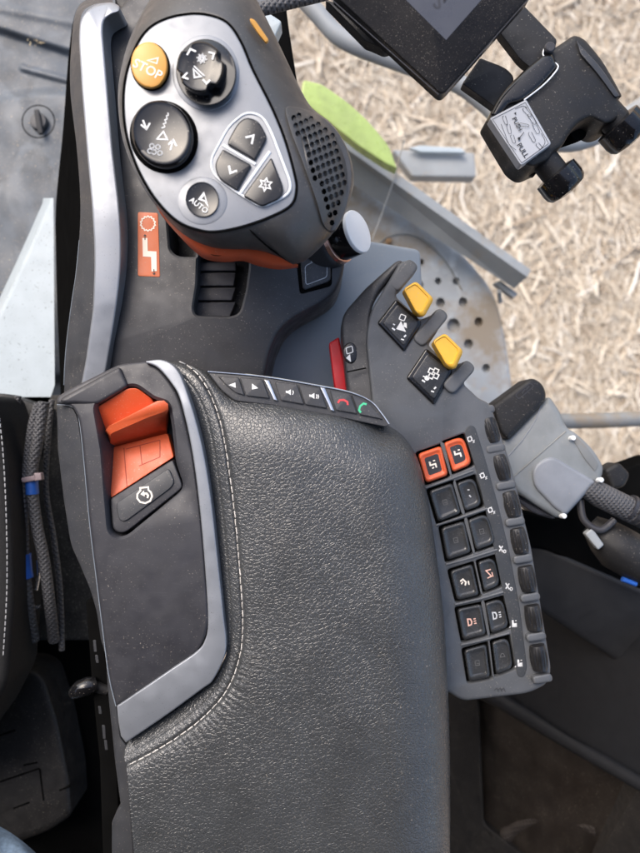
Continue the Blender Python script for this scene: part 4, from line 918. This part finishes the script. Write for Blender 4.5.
for k, (path, lab) in enumerate(zip(hz, ('left black braided hose with a wide blue tape band beside the seat', 'right black braided hose with a narrow blue tape band nearest the armrest', 'lowest black braided hose half hidden under the left one'))):
    hr = thing('braided_hose', P(path[3][0], path[3][1], -210), lab, 'hose', 'braided hoses beside the seat')
    pp = [P(*p) for p in osp(path, 10)]
    b = B(); b.tube(pp, 7.4 if k < 2 else 6, 18); obj('sleeve', b, M['cable'], hr, angle=60)
    if k == 0: b = B(); b.tube([P(x, y, z) for x, y, z in ((24.4, 554, -200), (25.5, 570, -200.5), (26.8, 578, -201))], 8.6, 18); obj('tape_band', b, M['tape'], hr)
    if k == 1: b = B(); b.tube([P(x, y, z) for x, y, z in ((31.6, 481, -196.2), (32.6, 494, -196.8))], 8.2, 18); obj('tape_band', b, M['tape'], hr)
ct = thing('cable_tie', P(33, 478, -200), 'grey cable tie strapped round the braided hoses', 'cable tie')
b = B(); b.solid(rp([(21, 478, 2), (39, 474.5, 2), (39, 480, 2), (22, 483, 2)], 2), -184, 14, 1.2); obj('band', b, M['tie'], ct)
b = B(); b.solid(rp([(34, 473, 1), (41, 473, 1), (42, 480, 1), (35, 481, 1)], 1), -181, 9, 1); obj('buckle', b, M['tie'], ct)
b = B(); b.solid(rp([(-520, 1480, 40), (-60, 1480, 40), (-60, 1640, 30), (-520, 1640, 30)], 20), 300, 560, 30, steps=5); obj('added_shade_backrest', b, M['seatcloth'], st_)  # backrest added out of view to keep light off the lower left
for k, (path, r_, lab) in enumerate((([(52, 400, -230), (48, 440, -236), (46, 490, -240), (54, 540, -240), (60, 590, -240), (62, 650, -250)], 4, 'thin dark cable nearest the carpet behind the braided hoses'),
                               ([(18, 396, -226), (16, 440, -228), (18, 500, -230), (14, 560, -230), (18, 640, -240)], 4.5, 'thin dark cable tight against the stitched seat edge'))):
    b = B(); b.tube([P(*p) for p in osp(path, 8)], r_, 12); tag(obj('loose_cable', b, M['cable'], angle=60), lab, 'cable')
for q in (((20, 486), (46, 482)), ((16, 588), (46, 592)), ((18, 548), (40, 544))):
    pass
# metal clamp behind the tape
b = B(); b.tube([P(x, y, -218) for x, y in osp([(18, 562), (16, 580), (20, 598), (32, 606), (40, 607)], 6)], 3, 10); tag(obj('wire_clip', b, M['chrome']), 'thin bent metal clip behind the wide blue tape', 'clip')
b = B(); b.tube([P(x, y, -212) for x, y in osp([(38, 560), (38.5, 575), (36, 590)], 6)], 2.4, 8); tag(obj('wire_spring', b, M['chrome']), 'short metal wire showing right of the wide blue tape', 'wire')
# black seat mechanism housing
sm = thing('seat_mechanism', P(30, 740, -360), 'black ribbed plastic housing in the shade at the lower left', 'housing')
b = B(); b.solid(rp([(-30, 680), (8, 668, 6), (30, 668, 8), (44, 676, 8), (58, 720), (70, 780), (72, 815, 6), (50, 830), (-30, 860)], 8), -290, 70, 7, steps=4); obj('housing_body', b, M['black'], sm)
for q in ([(-10, 700, ), (18, 692)], [(12, 668), (16, 688)], [(0, 735), (16, 730)], [(24, 765), (38, 762)], [(-10, 785), (40, 768)], [(40, 768), (44, 800)], [(60, 790), (70, 786)], [(14, 808), (30, 802)]):
    b = B(); b.tube([P(q[0][0], q[0][1], -291), P(q[1][0], q[1][1], -291)], 1.8, 8); obj('housing_rib', b, M['tar'], sm)
# adjusting lever knob on the armrest's side
ak = thing('adjusting_knob', P(88, 692, -100), 'small black adjusting lever sticking out of the armrest side above the seat housing', 'lever')
b = B(); b.tube([P(x, y, z) for x, y, z in ((74, 693, -74), (80, 689, -70), (88, 686, -70), (96, 684, -74))], [7, 9.5, 10, 8], 20); obj('lever_grip', b, M['gloss'], ak, angle=60)
b = B(); b.tube([P(94, 686, -76), P(108, 690, -80)], 6, 14); obj('lever_shaft', b, M['black'], ak)
sr = thing('slide_rail', P(100, 720, -120), 'black slotted slide rail along the left side of the armrest', 'rail')
b = B(); b.solid(rp([(86, 600), (98, 600), (104, 640), (109, 690), (117, 762), (122, 880), (104, 880), (100, 760), (92, 680)], 3), -78, 60, 2); obj('rail_body', b, M['tar'], sr)
for (x, y, h) in ((93, 640, 12), (95, 655, 8), (98, 706, 8), (102, 725, 14), (104, 740, 10)):
    b = B(); b.solid(rp([(x, y), (x + 3, y), (x + 4, y + h), (x + 1.2, y + h)], 1), -77.4, 1, .3); obj('rail_slot', b, M['sill'], sr)
# cloth in the corner
ys = np.linspace(0, 1, 30); rows = []
for i, u in enumerate(np.linspace(-.4, 1.05, 40)):
    row = []
    for v in np.linspace(0, 1, 30):
        x = -40 + u * 78 + v * 26; y = 815 + max(0, u) ** 2.0 * 40 + v * 90 + (1 - u) * 2
        row.append(P(x, y, -110 + 4 * math.sin(u * 9 + v * 3) + 3 * math.sin(v * 7 - u * 5) - 60 * max(0, u - .8) ** 2 - 40 * (1 - v) ** 6))
    rows.append(row)
b = B(); b.grid(rows); bmesh.ops.solidify(b.bm, geom=b.bm.faces[:], thickness=.002); tag(obj('folded_cloth', b, M['jeans'], angle=180), 'blue grey cloth fold in the bottom left corner', 'cloth')

# ================================================================== CAB FLOOR (upper left) and pale plate
def sm_(t): t = np.clip(t, 0, 1); return t * t * (3 - 2 * t)
xs = np.linspace(-60, 268, 180); ysx = np.linspace(-80, 440, 260); X, Y = np.meshgrid(xs, ysx)
Zf = np.full_like(X, -520.)
l1 = (Y - (26 + (X) * .32)); Zf -= 16 * sm_(l1 / 9) - 0          # step across the mat
rr = np.hypot((X - 55) / 1.25, (Y - 235) / 1.0); Zf += 12 * sm_((150 - rr) / 12)     # raised dome of the hatch
Zf += 6 * np.exp(-(((Y - (67 + (X - 20) * .27)) / 3.2) ** 4)) * sm_((X - 18) / 4)
Zf += 4 * np.exp(-((Y - (8 + X * .2)) / 5.) ** 2)
Zf += 1.2 * np.sin(X * .09 + 1) * np.sin(Y * .07)
V = PN(np.stack([X, Y], -1), Zf); b = B(); b.grid([[Vector(p) for p in r] for r in V]); tag(obj('cab_floor', b, M['floor'], angle=80, merge=False), kind='structure')
fp = thing('floor_plug', P(38, 121, -525), 'round slotted plug set in the blue grey floor mat at the upper left', 'plug')
b = B(); b.lathe(P(38.5, 121.5, -516), Vector((0, 0, 1)), [(12.5, 3), (14, 2.6), (15, 1), (15.5, -3), (15.5, -12)], 48); obj('plug_disc', b, M['sill'], fp)
b = B(); b.loft([PW(ell(38.5, 121.5, 16.8, 16.8, 0, 48), -510.5), PW(ell(38.5, 121.5, 15.6, 15.6, 0, 48), -510.5)], False, False); obj('plug_groove', b, M['tar'], fp)
b = B(); b.solid(rp(xf([(-12.5, -2.6), (12.5, -2.6), (12.5, 2.6), (-12.5, 2.6)], 38.5, 121.5, 1, 80), 2), -508, 5, 1.5); obj('plug_bar', b, M['ledge'], fp)
b = B()
for k in range(16):
    x, y = random.gauss(35, 5), random.gauss(40, 4); a = random.uniform(0, 3.1); l = random.uniform(1, 4)
    b.tube([P(x, y, -524), P(x + l * math.cos(a), y + l * math.sin(a), -522)], random.uniform(.5, 1.2), 5)
for k in range(60):
    x, y = random.uniform(0, 110), random.uniform(20, 300); a = random.uniform(0, 3.1); l = random.uniform(.6, 1.6)
    b.tube([P(x, y, -506), P(x + l * math.cos(a), y + l * math.sin(a), -505)], random.uniform(.3, .6), 4)
tag(obj('chaff', b, mat('chaff', (.45, .36, .22), .8, bump=0, var=.4, vscale=400)), 'straw chaff and crumbs scattered on the floor mat', 'chaff', kind='stuff')
b = B()
prow = []
for t in np.linspace(0, 1, 40):
    y = 198 + t * 208; xr = 53.5 + t * 1.5 - max(0, t - .9) * 70; xl = 53 - (y - 200) * .43; row = []
    for s_ in np.linspace(0, 1, 20): x = xr + (min(xl, xr - 1) - xr) * s_; row.append(P(x, y + (x - 54) * -.0 + (54 - x) * -.22 * t, -330))
    for s_ in np.linspace(.1, 1, 12): row.append(P(min(xl, xr - 1) - 9 * s_ ** .8, y + (54 - xl) * -.22 * t, -330 - 110 * s_ ** 1.7))
    prow.append(row)
b.grid(prow); bmesh.ops.solidify(b.bm, geom=b.bm.faces[:], thickness=.003)
tag(obj('pale_metal_plate', b, M['plate'], angle=50), 'pale blue white painted sheet metal plate left of the silver rail', 'plate')
b = B(); b.solid(rp([(-20, 392), (8, 394, 4), (48, 408, 2), (40, 425, 6), (30, 440, 6), (-20, 432)], 3), -300, 30, 3); tag(obj('plate_bracket', b, M['black']), 'black bracket under the lower edge of the pale metal plate', 'bracket')
b = B(); b.lathe(P(9, 413, -290), Vector((0, 0, 1)), [(3, 4), (5.5, 3.4), (6, 0), (8, -1), (8, -6)], 20); tag(obj('dirty_bolt', b, M['steel_dark']), 'dirty bolt head on the black bracket below the pale plate', 'bolt')
# dark front post and cable at the top
b = B(); b.solid(rp([(112, -30), (135, -30), (160, -10), (146, 14), (130, 18), (116, 8)], 5), -120, 40, 4); tag(obj('front_bracket', b, M['black']), 'black bracket beyond the top end of the silver rail', 'bracket')
b = B(); b.solid(rp([(258, 18), (284, -10), (289, 30), (298, 88), (302, 116), (292, 108), (274, 62)], 4), -180, 40, 3); tag(obj('cab_post', b, M['tar']), 'black cab post between the joystick and the side window', 'post')
b = B(); b.tube([P(x, y, -60) for x, y in osp([(240, 14), (262, 9), (290, 2), (330, -8), (360, -20)], 6)], 7, 16); tag(obj('braided_cable', b, M['cable']), 'black braided cable crossing the top edge above the joystick', 'cable')
b = B(); b.solid(rp([(255, 12), (270, 14), (282, 22), (274, 40, 3), (262, 28)], 3), -100, 20, 2); tag(obj('pale_bracket', b, M['plate']), 'small pale metal bracket beside the yellow mark of the joystick', 'bracket')

# blue grey side panel behind the console
b = B(); b.solid(rp([(225, 470), (262, 392), (275, 345, 10), (288, 322, 10), (322, 290, 8), (362, 240, 10), (420, 250), (430, 470)], 6), lambda x, y: -190 - max(0, x - 330) * .3, 30, 3); tag(obj('side_fender_panel', b, M['panel']), 'smooth blue grey panel between the console and the key panel', 'panel')
b = B(); b.tube([P(x, y, -186) for x, y in osp([(263, 392), (275, 347), (288, 323), (322, 291)], 6)], 2.2, 8); tag(obj('panel_edging', b, M['silver']), 'bright raised edging along the blue grey panel beside the console', 'edging')

# ================================================================== OUTSIDE: steps, rails, ground
sp_ = thing('step_platform', P(430, 330, -820), 'muddy grey steel step platform with round drain holes beyond the key panel', 'step')
hol = [ell(440.5, 302.5, 4.6, 5, 0, 16), ell(463, 302, 4.6, 5, 0, 16), ell(453.5, 325.5, 6.6, 7.4, 0, 18), ell(468.5, 344, 4.8, 5.2, 0, 16), ell(478.5, 322, 4.4, 5, 0, 16), ell(438, 281, 3.4, 3.6, 0, 14), ell(486, 368, 4, 4.4, 0, 14), ell(421, 262, 3.2, 3.4, 0, 14), ell(456, 281, 3.6, 4, 0, 14), ell(420, 285, 3.6, 4, 0, 14), ell(404, 262, 3, 3.2, 0, 14)]
b = B(); b.solid(rp([(300, 120), (345, 150), (420, 216), (470, 262, 20), (496, 296, 20), (506, 345, 10), (516, 420, 6), (520, 520), (330, 520), (300, 300)], 8), -820, 20, 4, hol, hdepth=20); obj('tread_plate', b, M['dirt'], sp_)
b = B(); b.tube([P(x, y, -817) for x, y in osp([(372, 268), (380, 243), (400, 234), (424, 240), (446, 262), (462, 290)], 8)], 1.6, 8); obj('weld_bead', b, M['steel_dark'], sp_)
for x, y in ((389, 241), (480, 253)):
    b = B(); b.lathe(P(x, y, -815), Vector((0, 0, 1)), [(2, 5), (4.5, 4.4), (5, 0), (7.5, -.5), (7.5, -5)], 12); obj('step_bolt', b, mat('rusty bolt', (.30, .19, .10), .7, .3), sp_)
b = B(); b.solid(rp([(494, 283, 1), (500, 280, 1), (518, 294, 1), (514, 298, 1)], 1), -770, 20, 1); b.tube([P(499, 291, -775), P(500, 302, -810)], 5, 10); obj('step_latch', b, M['steel'], sp_)
b = B()
sec = lambda q: [P(*q[0]), P(*q[1]), P(*q[2]), P(*[q[2][0], q[2][1], q[2][2] - 12]), P(q[0][0], q[0][1], q[0][2] - 60)]
b.loft([sec([(312, 112, -700), (306, 120, -698), (300, 150, -745)]), sec([(531, 270, -700), (527, 277, -698), (514, 288.5, -745)])])
bt = thing('guard_beam', P(430, 200, -760), 'long grey steel beam running diagonally above the muddy step', 'beam'); obj('beam_body', b, M['steel'], bt, angle=25)
for x, y in ((372, 167), (424, 207), (497, 262)):
    b = B(); b.lathe(P(x, y, -722), (P(x - 8, y + 12, -690) - P(x, y, -722)), [(3, 4), (5.5, 3.4), (6, 0), (8.5, -.6), (8.5, -3)], 6); obj('bolt', b, M['steel_dark'], bt, angle=25)
b = B(); b.tube([P(x, y, -690) for x, y in osp([(404, 140), (395, 175), (385, 205), (372, 240)], 6)], 1.5, 6); tag(obj('thin_wire', b, M['steel_dark']), 'thin dark wire hanging across the steel beam', 'wire')
b = B(); gz = lambda x, y: -560 - (x - 300) * .5
b.solid(rp([(303, 80, 4), (322, 84.5, 5), (347, 102, 8), (368, 121, 8), (389, 146, 8), (397, 169, 2), (387, 164.5, 2), (360, 147), (322, 117), (300, 100)], 4), gz, 30, 3, steps=4); tag(obj('green_fender', b, M['green'], angle=60), 'lime green painted fender tip beside the palm rest grille', 'fender')
sb_ = thing('steel_stub', P(440, 165, -1000), 'short grey steel bar sticking out beyond the green fender', 'bar')
b = B(); b.solid(rp([(392, 150), (474, 153, 2), (476, 177, 2), (412, 176, 2)], 2), -1000, 40, 2); obj('bar', b, M['steel'], sb_)
b = B(); b.solid(rp([(409, 148), (420, 145.5), (461, 148, 1), (466, 153, 1), (420, 152)], 1), -980, 10, 1); obj('bar_lip', b, M['plate'], sb_)
gr = thing('grab_rail', P(520, 110, -300), 'pale grey curved grab rail passing under the display and clamp', 'rail')
b = B(); b.tube([P(x, y, z) for x, y, z in osp([(280, -30, -420), (318, 14, -420), (345, 40, -420), (400, 62, -420), (455, 82, -420), (486, 104, -420), (510, 126, -420), (555, 142, -420), (590, 138, -420), (625, 118, -420), (660, 92, -420)], 10)], 15, 20); obj('rail_tube', b, M['steel'], gr, angle=60)
b = B(); b.tube([P(x, y, -600) for x, y in ((540, 421.5), (600, 420.5), (680, 417))], 15, 18); tag(obj('lower_rail', b, M['steel_dark'], angle=60), 'straight dark grey rail crossing the straw at the right edge above the plug', 'rail')

# window pane edge left of the monitor: pale rubber glazing strip
GZ = -3070
b = B(); n = 60; b.grid([[Vector((x, y, GZ * K)) for x in (-60, -20, -5, 0, 1, 2, 5, 20, 60)] for y in (-60, -20, -5, 0, 1, 2, 5, 20, 60)])
gm = mat('straw litter', (.36, .28, .20), .85, bump=1., bscale=90, var=.35, vscale=30, dust=0)
tag(obj('ground', b, gm, merge=False), kind='structure')
# straw and husk litter: one object
def stalks(n, l0, lk, lth, w0, w1, hz, spread):
    cx = rng.uniform(-.35, 1.55, n); cy = rng.uniform(-.45, 1.95, n)
    # loose drifts: pull some pieces together so that bare chaff shows between
    cl = rng.uniform([-.35, -.45], [1.55, 1.95], (160, 2)); k = rng.integers(0, 160, n); pull = (rng.random(n) < .35) * rng.uniform(.3, .75, n)
    cx = cx + (cl[k, 0] + rng.normal(0, .10, n) - cx) * pull; cy = cy + (cl[k, 1] + rng.normal(0, .16, n) - cy) * pull
    an = np.where(rng.random(n) < .5, rng.normal(1.75, spread, n), rng.uniform(0, np.pi, n)); L = rng.gamma(lk, lth, n) + l0
    W = rng.uniform(w0, w1, n); h = np.abs(rng.normal(0, hz, n)) + .002; ti = rng.normal(0, .13, n); be = rng.normal(0, .22, n)
    out = np.zeros((n, 9, 3))
    for j, t in enumerate((-.5, 0, .5)):
        a = an + be * t * 2; px = cx + L * t * np.cos(a); py = cy + L * t * np.sin(a); pz = h + L * t * ti - .6 * np.abs(be) * t * t * L
        pz = GZ * K + np.maximum(pz, .001); w = W * (1 if t == 0 else .7)
        for q, sgn in enumerate((1, 0, -1)):
            out[:, j * 3 + q, 0] = px - np.sin(a) * w * sgn; out[:, j * 3 + q, 1] = py + np.cos(a) * w * sgn; out[:, j * 3 + q, 2] = pz + (W * .7 if sgn == 0 else 0)
    return out
AV = np.concatenate([stalks(15000, .02, 2.4, .028, .0009, .0030, .016, .4), stalks(95000, .006, 1.8, .010, .0006, .0018, .012, .8), stalks(1500, .05, 2.5, .025, .003, .007, .016, .5)])
nS = len(AV); fq = np.array([(0, 1, 4, 3), (1, 2, 5, 4), (3, 4, 7, 6), (4, 5, 8, 7)])
FQ = (fq[None] + (np.arange(nS) * 9)[:, None, None]).reshape(-1)
me = bpy.data.meshes.new('straw'); me.vertices.add(nS * 9); me.vertices.foreach_set('co', AV.reshape(-1)); me.loops.add(len(FQ)); me.loops.foreach_set('vertex_index', FQ.astype(np.int32))
me.polygons.add(len(FQ) // 4); me.polygons.foreach_set('loop_start', np.arange(0, len(FQ), 4, dtype=np.int32)); me.update(calc_edges=True)
sm2 = bpy.data.materials.new('straw stalk'); sm2.use_nodes = True; nt = sm2.node_tree; bs = nt.nodes['Principled BSDF']; bs.inputs['Roughness'].default_value = .6
g_ = nt.nodes.new('ShaderNodeNewGeometry'); r_ = nt.nodes.new('ShaderNodeValToRGB'); nt.links.new(g_.outputs['Random Per Island'], r_.inputs['Fac'])
cr = r_.color_ramp; cr.elements[0].color = (.30, .225, .155, 1); cr.elements[1].position = 1; cr.elements[1].color = (.84, .79, .69, 1)
for p_, c_ in ((.25, (.49, .40, .29, 1)), (.6, (.63, .545, .42, 1)), (.88, (.73, .65, .52, 1))):
    e = cr.elements.new(p_); e.color = c_
nt.links.new(r_.outputs[0], bs.inputs['Base Color']); me.materials.append(sm2)
so = bpy.data.objects.new('straw', me); COL.objects.link(so); tag(so, 'pale dry straw stalks and husks covering the field ground', 'straw', kind='stuff')

# ================================================================== unseen roof and walls, added to keep the light off the seat side
def slab(name, x0, x1, y0, y1, z0, z1, m):
    b = B(); b.loft([[Vector(q) for q in ((x0, y0, z1), (x1, y0, z1), (x1, y1, z1), (x0, y1, z1))], [Vector(q) for q in ((x0, y0, z0), (x1, y0, z0), (x1, y1, z0), (x0, y1, z0))]])
    return tag(obj(name, b, m), kind='structure')
slab('added_shade_roof', -1.3, .60, -1.3, -.12, .85, .92, M['black'])
slab('added_shade_left_wall', -1.36, -1.30, -.80, .35, -.7, .70, M['black'])
slab('added_shade_rear_wall', -1.3, .55, -.86, -.80, -.7, .945, M['black'])

# ================================================================== CAMERA, LIGHT
cam = bpy.data.cameras.new('camera'); co = bpy.data.objects.new('camera', cam); COL.objects.link(co); S.camera = co
co.location = (0, 0, H * K); co.rotation_euler = (0, 0, 0)
cam.sensor_fit = 'VERTICAL'; cam.sensor_height = 36; cam.lens = 36 * H / 853; cam.clip_start = .01; cam.clip_end = 500
cam.dof.use_dof = True; cam.dof.focus_distance = (H + 20) * K; cam.dof.aperture_fstop = cam.lens / 4.0
SUN_EL, SUN_AZ = 50, 322       # azimuth measured clockwise from +y
w = bpy.data.worlds.new('World'); S.world = w; w.use_nodes = True; nt = w.node_tree
sky = nt.nodes.new('ShaderNodeTexSky'); sky.sky_type = 'NISHITA'; sky.sun_disc = False; sky.sun_elevation = math.radians(SUN_EL); sky.sun_rotation = math.radians(SUN_AZ)
sky.air_density = 1.0; sky.dust_density = 4.; sky.ozone_density = 1.
nt.links.new(sky.outputs[0], nt.nodes['Background'].inputs[0]); nt.nodes['Background'].inputs[1].default_value = .145
sl_ = bpy.data.lights.new('sun', 'SUN'); sl_.energy = .55; sl_.angle = math.radians(40); sl_.color = (1, .97, .93)
so_ = bpy.data.objects.new('sun', sl_); COL.objects.link(so_)
el, az = math.radians(SUN_EL), math.radians(SUN_AZ); dirv = Vector((math.cos(el) * math.sin(az), math.cos(el) * math.cos(az), math.sin(el)))
so_.rotation_euler = dirv.to_track_quat('Z', 'Y').to_euler(); so_.location = dirv * 3
S.view_settings.view_transform = 'Standard'; S.view_settings.look = 'None'; S.view_settings.exposure = 1.25; S.view_settings.gamma = 1
S.cycles.use_denoising = True; S.cycles.max_bounces = 6
